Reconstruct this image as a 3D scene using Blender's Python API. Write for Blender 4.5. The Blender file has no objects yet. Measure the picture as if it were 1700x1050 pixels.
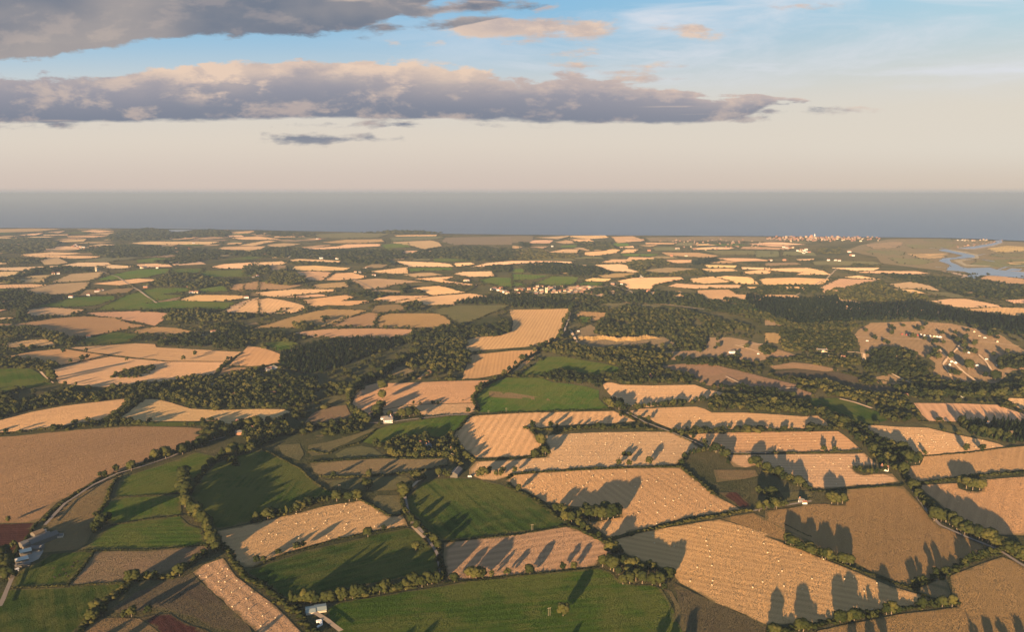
import bpy, math, random
import numpy as np
from mathutils import Vector, Matrix
from mathutils.geometry import delaunay_2d_cdt
random.seed(7); RNG = np.random.default_rng(7)
SC = bpy.context.scene; COL = SC.collection; R = math.radians

# ------------------------------------------------------------------ camera, exposure, sun, sky
CAM_Z, PITCH, HFOV = 406.0, 8.72, 65.0
cam_d = bpy.data.cameras.new('camera'); cam = bpy.data.objects.new('camera', cam_d); COL.objects.link(cam)
cam.location = (0, 0, CAM_Z); cam.rotation_euler = (R(90 - PITCH), 0, 0)
cam_d.sensor_width = 36; cam_d.lens = 18 / math.tan(R(HFOV / 2)); cam_d.clip_start = 1; cam_d.clip_end = 600000
SC.camera = cam
SC.view_settings.view_transform = 'Standard'; SC.view_settings.look = 'None'
EXPO = 2.05
SC.view_settings.exposure = EXPO; SC.view_settings.gamma = 1
try:
    SC.cycles.use_denoising = True; SC.cycles.max_bounces = 4; SC.cycles.diffuse_bounces = 2; SC.cycles.volume_bounces = 0
    SC.cycles.transparent_max_bounces = 8
except Exception: pass
SUN_EL, SUN_AZ = 7.0, 20.5            # sun height; the light travels 20.5 degrees right of the view
sun_d = bpy.data.lights.new('sun', 'SUN'); sun = bpy.data.objects.new('sun', sun_d); COL.objects.link(sun)
sun_d.energy = 5.0; sun_d.angle = R(0.5); sun_d.color = (1.0, 0.69, 0.40)
ldir = Vector((math.sin(R(SUN_AZ)) * math.cos(R(SUN_EL)), math.cos(R(SUN_AZ)) * math.cos(R(SUN_EL)), -math.sin(R(SUN_EL))))
sun.rotation_euler = ldir.to_track_quat('-Z', 'Y').to_euler(); sun.location = (-300, -900, 900)

def lin(c): return c / 12.92 if c <= .04045 else ((c + .055) / 1.055) ** 2.4
def disp(r, g, b): return tuple(lin(v / 255) / 2 ** EXPO for v in (r, g, b)) + (1,)

class N:                                # small wrapper so that node maths reads like maths
    def __init__(s, nt, sock): s.nt, s.s = nt, sock
    def _m(s, op, b=None, c=None, clamp=False):
        n = s.nt.nodes.new('ShaderNodeMath'); n.operation = op; n.use_clamp = clamp
        for i, v in enumerate((s, b, c)):
            if v is None: continue
            if isinstance(v, N): s.nt.links.new(v.s, n.inputs[i])
            else: n.inputs[i].default_value = v
        return N(s.nt, n.outputs[0])
    def __add__(s, o): return s._m('ADD', o)
    __radd__ = __add__
    def __sub__(s, o): return s._m('SUBTRACT', o)
    def __rsub__(s, o): return (s * -1.0) + o
    def __mul__(s, o): return s._m('MULTIPLY', o)
    __rmul__ = __mul__
    def __truediv__(s, o): return s._m('DIVIDE', o)
    def mx(s, o): return s._m('MAXIMUM', o)
    def mn(s, o): return s._m('MINIMUM', o)
    def f(s, op, o=None): return s._m(op, o)
    def smooth(s, a, b, lo=0.0, hi=1.0):
        n = s.nt.nodes.new('ShaderNodeMapRange'); n.interpolation_type = 'SMOOTHSTEP'
        s.nt.links.new(s.s, n.inputs['Value']); n.inputs['From Min'].default_value = a; n.inputs['From Max'].default_value = b
        n.inputs['To Min'].default_value = lo; n.inputs['To Max'].default_value = hi
        return N(s.nt, n.outputs[0])
def vec(nt, x, y, z=0.0):
    n = nt.nodes.new('ShaderNodeCombineXYZ')
    for i, v in enumerate((x, y, z)):
        if isinstance(v, N): nt.links.new(v.s, n.inputs[i])
        else: n.inputs[i].default_value = v
    return n.outputs[0]
def noise(nt, v, scale, detail=4.0, rough=.55, out=0, dist=0.0):
    n = nt.nodes.new('ShaderNodeTexNoise'); n.inputs['Scale'].default_value = scale; n.inputs['Detail'].default_value = detail
    n.inputs['Roughness'].default_value = rough; n.inputs['Distortion'].default_value = dist
    if v is not None: nt.links.new(v, n.inputs['Vector'])
    return N(nt, n.outputs[out])
def mix(nt, f, a, b, blend='MIX'):
    n = nt.nodes.new('ShaderNodeMix'); n.data_type = 'RGBA'; n.blend_type = blend
    for k, v in ((0, f), (6, a), (7, b)):
        if isinstance(v, N): nt.links.new(v.s, n.inputs[k])
        elif hasattr(v, 'is_linked'): nt.links.new(v, n.inputs[k])
        else: n.inputs[k].default_value = v if k == 0 or len(v) == 4 else tuple(v) + (1,)
    return n.outputs[2]

W = bpy.data.worlds.new('World'); SC.world = W; W.use_nodes = True
def build_world():
    nt = W.node_tree; nt.nodes.clear()
    out = nt.nodes.new('ShaderNodeOutputWorld'); bg = nt.nodes.new('ShaderNodeBackground'); nt.links.new(bg.outputs[0], out.inputs[0])
    sky = nt.nodes.new('ShaderNodeTexSky'); sky.sky_type = 'NISHITA'; sky.sun_disc = False
    sky.sun_elevation = R(SUN_EL); sky.sun_rotation = R(180 + SUN_AZ); sky.altitude = 400; sky.dust_density = 1.5; sky.ozone_density = 2.0
    ST = 0.115
    bg.inputs['Strength'].default_value = ST
    tc = nt.nodes.new('ShaderNodeTexCoord'); sep = nt.nodes.new('ShaderNodeSeparateXYZ'); nt.links.new(tc.outputs['Generated'], sep.inputs[0])
    x, y, z = (N(nt, sep.outputs[i]) for i in range(3))
    yy = y.f('ABSOLUTE').mx(0.2)
    U, V = x / yy, z / yy
    def D(r, g, b): return tuple(v / ST for v in disp(r, g, b)[:3]) + (1,)
    # clear sky: Nishita, with the dusty air low over the sea
    base = sky.outputs[0]
    clear = mix(nt, V.smooth(.06, .24), D(210, 216, 214), D(134, 187, 222))
    warm = mix(nt, V.smooth(-.002, .07), D(209, 193, 182), D(222, 211, 197))
    right = U.smooth(-.1, .75)
    low = mix(nt, V.smooth(.05, .185), warm, clear)
    low2 = mix(nt, V.smooth(.10, .25), mix(nt, V.smooth(0, .06), D(211, 196, 180), D(222, 214, 200)), D(178, 212, 226))
    front = mix(nt, right, low, low2)
    front = mix(nt, V.smooth(-.001, .0075, .75, 0.0), front, D(176, 176, 174))
    col = mix(nt, (V.smooth(.22, .75)), front, base)
    # thin high cirrus veils
    cv = vec(nt, U * .9 + V * 1.2, V * 7.5, 3.1)
    ci = noise(nt, cv, 2.6, 6, .6, dist=.6).smooth(.42, .68)
    cim = V.smooth(.10, .16) * (1.0 - V.smooth(.26, .5)) * U.smooth(-.30, .2)
    ci2 = noise(nt, vec(nt, U * 1.1 + 4.0, V * 5.0 - U * .5, 1.3), 3.4, 6, .62, dist=.4).smooth(.40, .74)
    col = mix(nt, (ci.mx(ci2 * .8)) * cim * .95, col, D(222, 225, 232))
    # cumulus banks: top and bottom edges as curves over azimuth, broken up by noise
    def curve(pts, lo=-.7, hi=.7):
        n = nt.nodes.new('ShaderNodeFloatCurve'); c = n.mapping.curves[0]
        P = [((u - lo) / (hi - lo), v * 4) for u, v in pts]
        c.points[0].location = P[0]; c.points[1].location = P[-1]
        for p in P[1:-1]: c.points.new(*p)
        n.mapping.update()
        nt.links.new(((U - lo) / (hi - lo)).s, n.inputs['Value'])
        return N(nt, n.outputs[0]) * .25
    def px(xx, yp):
        v = (525 - yp) / 1334.2; t = math.tan(R(PITCH))
        return (xx - 850) / 1334.2 / (math.cos(R(PITCH)) + v * math.sin(R(PITCH))), (v - t) / (1 + v * t)
    wv = vec(nt, U * 1.0, V * 2.2, .7)
    n1 = noise(nt, wv, 11.0, 10, .62, dist=.15)
    n1b = noise(nt, vec(nt, U - .012, V * 2.2 + .030, .7), 11.0, 10, .62, dist=.15)
    n2 = noise(nt, vec(nt, U * .8, V * 3.0, 5.2), 24.0, 6, .6)
    top2 = curve([px(a, b) for a, b in ((-100, 118), (60, 118), (150, 126), (210, 122), (300, 108), (430, 104), (560, 97), (700, 106), (820, 120), (960, 126), (1040, 132), (1120, 143), (1210, 150), (1290, 162), (1380, 196))])
    bot2 = curve([px(a, b) for a, b in ((-100, 206), (100, 205), (300, 202), (500, 198), (800, 200), (1000, 206), (1150, 204), (1225, 198), (1300, 174), (1380, 182))])
    n3 = noise(nt, vec(nt, U * 2.0, V * 20.0, 2.2), 3.0, 6, .6)
    d2 = ((top2 - V) + (n1 - .5) * .055 + (n2 - .5) * .036 + (n3 - .55) * U.smooth(-.05, .30) * .085).mn((V - bot2) * 1.4 + (n2 - .5) * .018)
    bot1 = curve([px(a, b) for a, b in ((-100, 108), (60, 99), (150, 88), (240, 74), (330, 62), (470, 58), (570, 52), (630, 38), (690, 14), (760, -14), (1000, -140))])
    d1 = ((V - bot1) * 1.2 + (n1 - .5) * .045 + (n2 - .5) * .026).mn(.5 - V)
    d = d2.mx(d1)
    litS = None
    for (cx, cy, w, h) in ((775, 8, 80, 10), (830, 41, 150, 20), (970, 42, 56, 17), (690, 14, 40, 12), (870, 10, 40, 7), (655, 68, 20, 7), (600, 60, 16, 6), (690, 103, 40, 5), (1200, 192, 90, 5), (1140, 180, 110, 6), (868, 64, 62, 9), (732, 69, 24, 7), (1340, 8, 62, 7), (640, 44, 42, 9), (1150, 47, 60, 9), (590, 6, 60, 12),
                           (500, 228, 130, 8), (1290, 183, 56, 4), (1030, 118, 50, 6), (930, 86, 40, 5), (700, 205, 130, 4), (1060, 128, 60, 6), (80, 204, 90, 7), (1000, 108, 60, 3)):
        u0, v0 = px(cx, cy); a = w / 1334; b = h / 1300
        e = ((U - u0) / a).f('POWER', 2.0) + ((V - v0 + b * .3) / b).f('POWER', 2.0)
        d = d.mx((1.0 - e.f('SQRT')) * (b * .85) + (n1 - .5) * .024 + (n2 - .5) * .024 - .001)
        q = ((V - v0) / b + (n2 - .5) * 1.6).smooth(.2, 1.15) * e.smooth(.6, 1.3, 1.0, 0.0); litS = q if litS is None else litS.mx(q)
    alpha = d.smooth(-.002, .0055)
    relief = (n1 - n1b)
    tt = (V - bot2) / ((top2 - bot2).mx(.01))
    # light falls on the upper, outer billows; bases stay blue grey
    mid = noise(nt, vec(nt, U * .7, V * 1.4, 9.0), 7.0, 3, .5)
    litA = relief.smooth(-.02, .16) * .55 + d.smooth(.0, .028, .62, .0) * tt.smooth(.25, .85) * U.smooth(-.50, -.36, .35, 1.0) + tt.smooth(.2, 1.05) * (mid.smooth(.44, .64)) * .6 * U.smooth(-.50, -.33) * U.smooth(-.12, .0, 1.0, .55)
    upper = (d1 - d2).smooth(-.002, .003)
    def glow(cx, cy, w, h):
        u0, v0 = px(cx, cy); return (1.0 - (((U - u0) / (w / 1334)).f('POWER', 2.0) + ((V - v0) / (h / 1300)).f('POWER', 2.0)).f('SQRT')).smooth(0, .8)
    patches = (glow(385, 145, 130, 40) + glow(675, 146, 50, 26) * .8 + glow(590, 158, 70, 14) * .7) * (n1 * .6 + n2 * .5).smooth(.52, .66)
    upA = relief.smooth(.0, .16) * .16 + U.smooth(-.22, -.08) * d.smooth(.0, .010, .35, .0) * relief.smooth(-.08, .08)
    lit = (litA * .8 * (1.0 - upper) + upA * upper + patches * .9).mx(litS * .8).mn(1.0)
    shade = mix(nt, tt.smooth(-.05, .9) * (1.0 - upper), D(122, 130, 147), D(158, 155, 165))
    shade = mix(nt, upper, shade, mix(nt, mid.smooth(.36, .66) * .75 + n1.smooth(.30, .70) * .2 - U.smooth(-.34, -.2) * .35, D(118, 124, 138), D(172, 162, 158)))
    ccol = mix(nt, lit, shade, mix(nt, mid, D(214, 188, 178), D(244, 216, 188)))
    ccol = mix(nt, U.smooth(-.05, .45) * .18, ccol, D(196, 186, 184))
    col = mix(nt, alpha * (.96 - V.smooth(.0, .085, .55, 0.0)), col, ccol)
    nt.links.new(col, bg.inputs['Color'])
build_world()

# ------------------------------------------------------------------ from a place in the picture to a place on the land
F = 850 / math.tan(R(HFOV / 2)); SP, CP = math.sin(R(PITCH)), math.cos(R(PITCH))
def relief(x, y):
    d = np.hypot(x, y); k = np.clip(1.15 - d / 7000, .12, 1)
    return 6.0 + k * (2.6 * np.sin(x / 185 + 1.1) * np.sin(y / 240 + .4) + 1.8 * np.sin((x + .7 * y) / 120 + .5) + .9 * np.sin((x - 1.3 * y) / 83 + 2))
def ground(px, py):
    u, v = (px - 850) / F, (525 - py) / F
    dx, dy, dz = u, CP + v * SP, v * CP - SP
    z = 6.0
    for _ in range(7):
        t = (z - CAM_Z) / dz; z = float(relief(dx * t, dy * t))
    return dx * t, dy * t, z
def metres(px_h, x, y):                 # picture height in source pixels -> metres at that place
    return px_h * math.hypot(x, y, CAM_Z) / F / .93
def to_px(x, y, z):
    zc = y * CP - (z - CAM_Z) * SP
    return 850 + F * x / zc, 525 - F * (y * SP + (z - CAM_Z) * CP) / zc
CROP = {a + str(i): (x0, y0) for a, y0 in (('A', 340), ('B', 560), ('C', 780)) for i, x0 in enumerate((0, 420, 850, 1270))}
def pts(s):                             # "C1 0,340 100,310 | B2 ..." -> source pixels
    out = []; org = (0, 0); k = 1.0
    for tok in s.replace('|', ' ').split():
        if tok in CROP: org = CROP[tok]; k = 3.888; continue
        if tok == 'S': org = (0, 0); k = 1.0; continue
        p = [float(q) for q in tok.split(',')]
        out.append((org[0] + p[0] / k, org[1] + p[1] / k) + tuple(q / k for q in p[2:]))
    return out
def land(s): return [ground(p[0], p[1])[:2] for p in pts(s)]

# ------------------------------------------------------------------ materials
def mat(name):
    m = bpy.data.materials.new(name); m.use_nodes = True; nt = m.node_tree; nt.nodes.clear()
    o = nt.nodes.new('ShaderNodeOutputMaterial'); return m, nt, o
def diffuse(nt, o, col, normal=None, rough=1.0):
    b = nt.nodes.new('ShaderNodeBsdfDiffuse'); b.inputs['Roughness'].default_value = rough
    if isinstance(col, tuple): b.inputs[0].default_value = col
    else: nt.links.new(col, b.inputs[0])
    if normal is not None: nt.links.new(normal, b.inputs['Normal'])
    nt.links.new(b.outputs[0], o.inputs[0]); return b
def stalk_normal(nt, scale, k):          # upright stalks and blades: every few centimetres the surface faces another way
    g = nt.nodes.new('ShaderNodeNewGeometry')
    nz = nt.nodes.new('ShaderNodeTexNoise'); nz.inputs['Scale'].default_value = scale; nz.inputs['Detail'].default_value = 0
    nt.links.new(g.outputs['Position'], nz.inputs['Vector'])
    s = nt.nodes.new('ShaderNodeVectorMath'); s.operation = 'SUBTRACT'; nt.links.new(nz.outputs['Color'], s.inputs[0]); s.inputs[1].default_value = (.5, .5, .5)
    m = nt.nodes.new('ShaderNodeVectorMath'); m.operation = 'MULTIPLY'; nt.links.new(s.outputs[0], m.inputs[0]); m.inputs[1].default_value = (k, k, 0)
    a = nt.nodes.new('ShaderNodeVectorMath'); a.operation = 'ADD'; nt.links.new(m.outputs[0], a.inputs[0]); nt.links.new(g.outputs['Normal'], a.inputs[1])
    n = nt.nodes.new('ShaderNodeVectorMath'); n.operation = 'NORMALIZE'; nt.links.new(a.outputs[0], n.inputs[0])
    return n.outputs[0]
def pos(nt): return nt.nodes.new('ShaderNodeNewGeometry').outputs['Position']
def scaled(nt, col, f):
    g = nt.nodes.new('ShaderNodeVectorMath'); g.operation = 'SCALE'
    nt.links.new(col, g.inputs[0]); nt.links.new(f.s, g.inputs['Scale']); return g.outputs[0]
def field_mat(name, stripe, swath, blotch, k, speck=.028, tint=None, tk=.75):
    m, nt, o = mat(name)
    oi = nt.nodes.new('ShaderNodeObjectInfo'); uv = nt.nodes.new('ShaderNodeUVMap'); uv.uv_map = 'UVMap'
    sp = nt.nodes.new('ShaderNodeSeparateXYZ'); nt.links.new(uv.outputs[0], sp.inputs[0])
    a, c = N(nt, sp.outputs[0]), N(nt, sp.outputs[1])
    p = pos(nt)
    rnd = N(nt, oi.outputs['Random']); wob = noise(nt, p, .006, 2) * 2.5
    per = (rnd * .6 + .75) * swath; s1 = ((c + wob) * 6.2832 / per).f('SINE') * (((rnd * 7.31).f('FRACT')) * 1.3 + .35)
    tram = ((c + wob) / (per * 3.1)).f('FRACT').smooth(.0, .05) * 1.0
    streak = noise(nt, vec(nt, a * .006, c * .16, rnd * 50.0), 1.0, 5, .65)
    big = noise(nt, p, .006, 4, .6); fine = noise(nt, p, .35, 3, .6)
    n3 = noise(nt, p, .035, 3, .6)
    f = 1.0 + s1 * stripe + (streak - .5) * (stripe * 3.5 + .12) + (big - .5) * blotch * 2 + (streak - .5) * .10 + (fine - .5) * speck * 2 + (n3 - .5) * blotch * .6 - (1.0 - tram) * stripe * 1.2
    col = scaled(nt, oi.outputs['Color'], f.mx(.25))
    if tint: col = mix(nt, ((big + n3 * .6 + streak * .5) - .93).smooth(-.02, .2) * tk, col, tint)
    rim = nt.nodes.new('ShaderNodeAttribute'); rim.attribute_name = 'rim'
    col = mix(nt, (N(nt, rim.outputs['Fac']) + (n3 - .5) * .7).smooth(.62, .95) * .7, col, (.085, .068, .028))
    diffuse(nt, o, col, stalk_normal(nt, 1.7, k)); return m
M = {}
M['stubble'] = field_mat('cut_stubble', .075, 11.0, .13, 3.2)
M['tan'] = field_mat('bare_tan_soil', .035, 14.0, .16, 2.2)
M['grass'] = field_mat('meadow_grass', .10, 12.0, .30, 2.0, .18, (.080, .072, .018), .55)
M['pasture'] = field_mat('dry_pasture', .03, 11.0, .30, 2.4, .2, (.085, .068, .030), .35)
M['plough'] = field_mat('ploughed_soil', .14, 6.0, .16, 1.2)
def simple(name, col, var=.15, scale=.8):
    m, nt, o = mat(name); n = noise(nt, pos(nt), scale, 4)
    c = nt.nodes.new('ShaderNodeRGB'); c.outputs[0].default_value = tuple(col) + (1,)
    diffuse(nt, o, scaled(nt, c.outputs[0], 1.0 + (n - .5) * var * 2)); return m
def ground_mat():
    m, nt, o = mat('rough_ground'); p = pos(nt)
    big = noise(nt, p, .0035, 5, .6); n = noise(nt, p, .05, 5, .65)
    c = mix(nt, big.smooth(.35, .62), (.026, .030, .012), (.058, .050, .022)); c = mix(nt, n.smooth(.55, .8), c, (.10, .075, .038))
    diffuse(nt, o, scaled(nt, c, .7 + noise(nt, p, .4, 3) * .6), stalk_normal(nt, 1.1, 1.6)); return m
M['ground'] = ground_mat()
def leaf_mat(name, dark, midc, bright):
    m, nt, o = mat(name)
    at = nt.nodes.new('ShaderNodeAttribute'); at.attribute_name = 'rnd'; oi = nt.nodes.new('ShaderNodeObjectInfo')
    r = (N(nt, at.outputs['Fac']) + (N(nt, oi.outputs['Random']) - .5) * .8)
    c = mix(nt, r.smooth(.1, .6), dark, midc); c = mix(nt, r.smooth(.62, 1.15), c, bright)
    d = nt.nodes.new('ShaderNodeBsdfDiffuse'); t = nt.nodes.new('ShaderNodeBsdfTranslucent'); s = nt.nodes.new('ShaderNodeMixShader'); s.inputs[0].default_value = .16
    nn = nt.nodes.new('ShaderNodeAttribute'); nn.attribute_name = 'spray'          # a spray of leaves faces outward from its bough
    vt = nt.nodes.new('ShaderNodeVectorTransform'); vt.vector_type = 'NORMAL'; vt.convert_from = 'OBJECT'; vt.convert_to = 'WORLD'; nt.links.new(nn.outputs['Vector'], vt.inputs[0])
    nrm = nt.nodes.new('ShaderNodeVectorMath'); nrm.operation = 'NORMALIZE'; nt.links.new(vt.outputs[0], nrm.inputs[0]); nt.links.new(nrm.outputs[0], d.inputs['Normal'])
    nt.links.new(c, d.inputs[0]); nt.links.new(c, t.inputs[0]); nt.links.new(d.outputs[0], s.inputs[1]); nt.links.new(t.outputs[0], s.inputs[2]); nt.links.new(s.outputs[0], o.inputs[0])
    return m
M['leaf'] = leaf_mat('broadleaf_foliage', (.017, .023, .007), (.040, .043, .012), (.085, .073, .019))
M['needle'] = leaf_mat('conifer_foliage', (.009, .015, .006), (.018, .025, .009), (.032, .038, .011))
M['hedge'] = leaf_mat('hedge_foliage', (.014, .019, .006), (.033, .036, .010), (.072, .062, .017))
M['bark'] = simple('bark', (.16, .12, .08)); M['straw'] = simple('baled_straw', (.50, .385, .23), .2, 3)
M['white'] = simple('white_render', (.54, .50, .45), .06); M['cream'] = simple('cream_render', (.46, .37, .25), .08)
M['brick'] = simple('red_brick', (.34, .17, .10), .2); M['tile'] = simple('clay_roof_tile', (.165, .082, .055), .25)
M['slate'] = simple('grey_roof_sheet', (.115, .105, .095), .2); M['thatch'] = simple('brown_thatch', (.16, .11, .065), .2)
M['concrete'] = simple('yard_concrete', (.19, .165, .135), .2, .15); M['glass'] = simple('dark_window', (.03, .035, .04), .1)
M['wood'] = simple('weathered_wood', (.40, .33, .24), .15); M['pale'] = simple('pale_sheet_roof', (.20, .22, .19), .12)
M['dust'] = simple('pale_dust', (.30, .21, .13), .2, .1); M['hutroof'] = simple('pale_tin_roof', (.45, .42, .36), .1); M['sand'] = simple('quarry_sand', (.20, .125, .05), .6, .06)
M['red'] = simple('red_canvas', (.26, .06, .045), .1); M['towntan'] = simple('town_stone', (.26, .18, .125), .2); M['townbrick'] = simple('town_brick', (.20, .11, .075), .2); M['barnwall'] = simple('barn_boarding', (.11, .095, .075), .2); M['lane'] = simple('worn_tarmac', (.15, .12, .095), .2, .1); M['pole'] = simple('pole_timber', (.20, .165, .11), .15); M['hide'] = simple('dark_cow_hide', (.03, .022, .018), .2); M['tyre'] = simple('black_tyre', (.02, .02, .02), .1)
def sea_mat(name, col, rough):
    m, nt, o = mat(name); b = nt.nodes.new('ShaderNodeBsdfPrincipled'); b.inputs['Roughness'].default_value = rough
    n = noise(nt, vec(nt, 0, 0), 1, 1); nt.nodes.remove(n.s.node)
    p = nt.nodes.new('ShaderNodeMapping'); p.inputs['Scale'].default_value = (.0003, .0016, 1); nt.links.new(pos(nt), p.inputs[0])
    q = noise(nt, p.outputs[0], 1.0, 4, .5); c = nt.nodes.new('ShaderNodeRGB'); c.outputs[0].default_value = col + (1,)
    nt.links.new(scaled(nt, c.outputs[0], .75 + q * .5), b.inputs['Base Color']); nt.links.new(b.outputs[0], o.inputs[0]); return m
M['sea'] = sea_mat('sea_water', (.11, .14, .175), .5); M['river'] = sea_mat('river_water', (.22, .225, .23), .35)

# ------------------------------------------------------------------ mesh helpers
def link(name, me, parent=None, kind=None):
    o = bpy.data.objects.new(name, me); COL.objects.link(o)
    if parent is not None: o.parent = parent
    if kind: o['kind'] = kind
    return o
def tag(o, label, cat, group=None):
    o['label'] = label; o['category'] = cat
    if group: o['group'] = group
    return o
def tri_mesh(name, v, t, m, rnd=None, spray=None):
    me = bpy.data.meshes.new(name); v = np.asarray(v, np.float32); t = np.asarray(t, np.int32)
    me.vertices.add(len(v)); me.vertices.foreach_set('co', v.ravel())
    me.loops.add(t.size); me.loops.foreach_set('vertex_index', t.ravel())
    me.polygons.add(len(t)); me.polygons.foreach_set('loop_start', np.arange(0, t.size, 3, dtype=np.int32))
    me.update(calc_edges=True); me.validate()
    if m: me.materials.append(m)
    if rnd is not None:
        a = me.attributes.new('rnd', 'FLOAT', 'POINT'); a.data.foreach_set('value', np.asarray(rnd, np.float32))
    if spray is not None:
        a = me.attributes.new('spray', 'FLOAT_VECTOR', 'POINT'); a.data.foreach_set('vector', np.asarray(spray, np.float32).ravel())
    return me
class MB:
    def __init__(s): s.v, s.f, s.mi = [], [], []
    def add(s, vs, fs, mi=0):
        k = len(s.v); s.v += [tuple(p) for p in vs]; s.f += [tuple(i + k for i in f) for f in fs]; s.mi += [mi] * len(fs); return s
    def box(s, x0, x1, y0, y1, z0, z1, mi=0):
        return s.add([(x, y, z) for z in (z0, z1) for y in (y0, y1) for x in (x0, x1)], [(0, 2, 3, 1), (4, 5, 7, 6), (0, 1, 5, 4), (2, 6, 7, 3), (0, 4, 6, 2), (1, 3, 7, 5)], mi)
    def gable(s, x0, x1, y0, y1, z0, z1, mi=0, hip=0.0):      # roof prism, ridge along x
        ym = (y0 + y1) / 2
        return s.add([(x0, y0, z0), (x1, y0, z0), (x1, y1, z0), (x0, y1, z0), (x0 + hip, ym, z1), (x1 - hip, ym, z1)], [(0, 1, 5, 4), (2, 3, 4, 5), (1, 2, 5), (3, 0, 4), (3, 2, 1, 0)], mi)
    def tube(s, a, b, r0, r1, n=8, mi=0):
        a, b = Vector(a), Vector(b); q = (b - a).to_track_quat('Z', 'Y'); vs = []
        for c, r in ((a, r0), (b, r1)):
            for i in range(n): vs.append(c + q @ Vector((math.cos(2 * math.pi * i / n) * r, math.sin(2 * math.pi * i / n) * r, 0)))
        return s.add(vs, [(i, (i + 1) % n, n + (i + 1) % n, n + i) for i in range(n)] + [tuple(range(n - 1, -1, -1)), tuple(range(n, 2 * n))], mi)
    def mesh(s, name, *ms):
        me = bpy.data.meshes.new(name); me.from_pydata(s.v, [], s.f); me.update()
        for m in ms: me.materials.append(m)
        me.polygons.foreach_set('material_index', s.mi); return me
    def build(s, name, ms, parent=None, kind=None):
        return link(name, s.mesh(name, *(ms if isinstance(ms, (list, tuple)) else (ms,))), parent, kind)
def empty(name, x, y, z, rz=0.0):
    o = bpy.data.objects.new(name, None); COL.objects.link(o); o.location = (x, y, z); o.rotation_euler = (0, 0, rz); o.empty_display_size = 2; return o

# ------------------------------------------------------------------ ground sheet up to the coast, and the sea
COAST = [(-2600, 366), (-900, 372), (0, 379), (250, 380), (420, 382.6), (600, 386.5), (750, 389), (850, 390.6), (1100, 392), (1270, 393), (1480, 395), (1580, 396), (1665, 399.4), (1700, 401), (2300, 432), (4200, 520)]
cw = []
for p in COAST:
    u, v = (p[0] - 850) / F, (525 - p[1]) / F; t = -(CAM_Z - 2) / (v * CP - SP); cw.append((u / (CP + v * SP), (CP + v * SP) * t))
cT, cY = np.array([c[0] for c in cw]), np.array([c[1] for c in cw])
def build_ground():
    ts = np.linspace(-2.2, 2.2, 241); n1 = 210
    rows = []
    for yv in np.linspace(-2500, 150, 30)[:-1]: rows.append(np.stack([ts * 420, np.full_like(ts, yv)], 1))
    s = np.linspace(0, 1, n1); yc = np.interp(ts, cT, cY)
    for q in s:
        yv = 150 * (yc / 150) ** q
        yv = yv + (RNG.normal(0, 12, len(ts)) if q == 1 else 0)
        rows.append(np.stack([ts * np.maximum(yv, 420), yv], 1))
    last = rows[-1]; P = np.concatenate(rows + [last + [0, 30]]); nr = len(rows) + 1; nc = len(ts)
    z = relief(P[:, 0], P[:, 1]); z[-nc:] = -3
    v = np.column_stack([P, z]); i = np.arange(nr * nc).reshape(nr, nc)
    a, b, c, d = i[:-1, :-1].ravel(), i[:-1, 1:].ravel(), i[1:, 1:].ravel(), i[1:, :-1].ravel()
    me = tri_mesh('ground', v, np.concatenate([np.stack([a, b, c], 1), np.stack([a, c, d], 1)]), M['ground'])
    me.polygons.foreach_set('use_smooth', [True] * len(me.polygons)); link('ground', me, kind='structure')
build_ground()
MB().add([(-150000, 2500, 0), (150000, 2500, 0), (190000, 190000, 0), (-190000, 190000, 0)], [(0, 1, 2, 3)]).build('sea', M['sea'], kind='structure')

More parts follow.
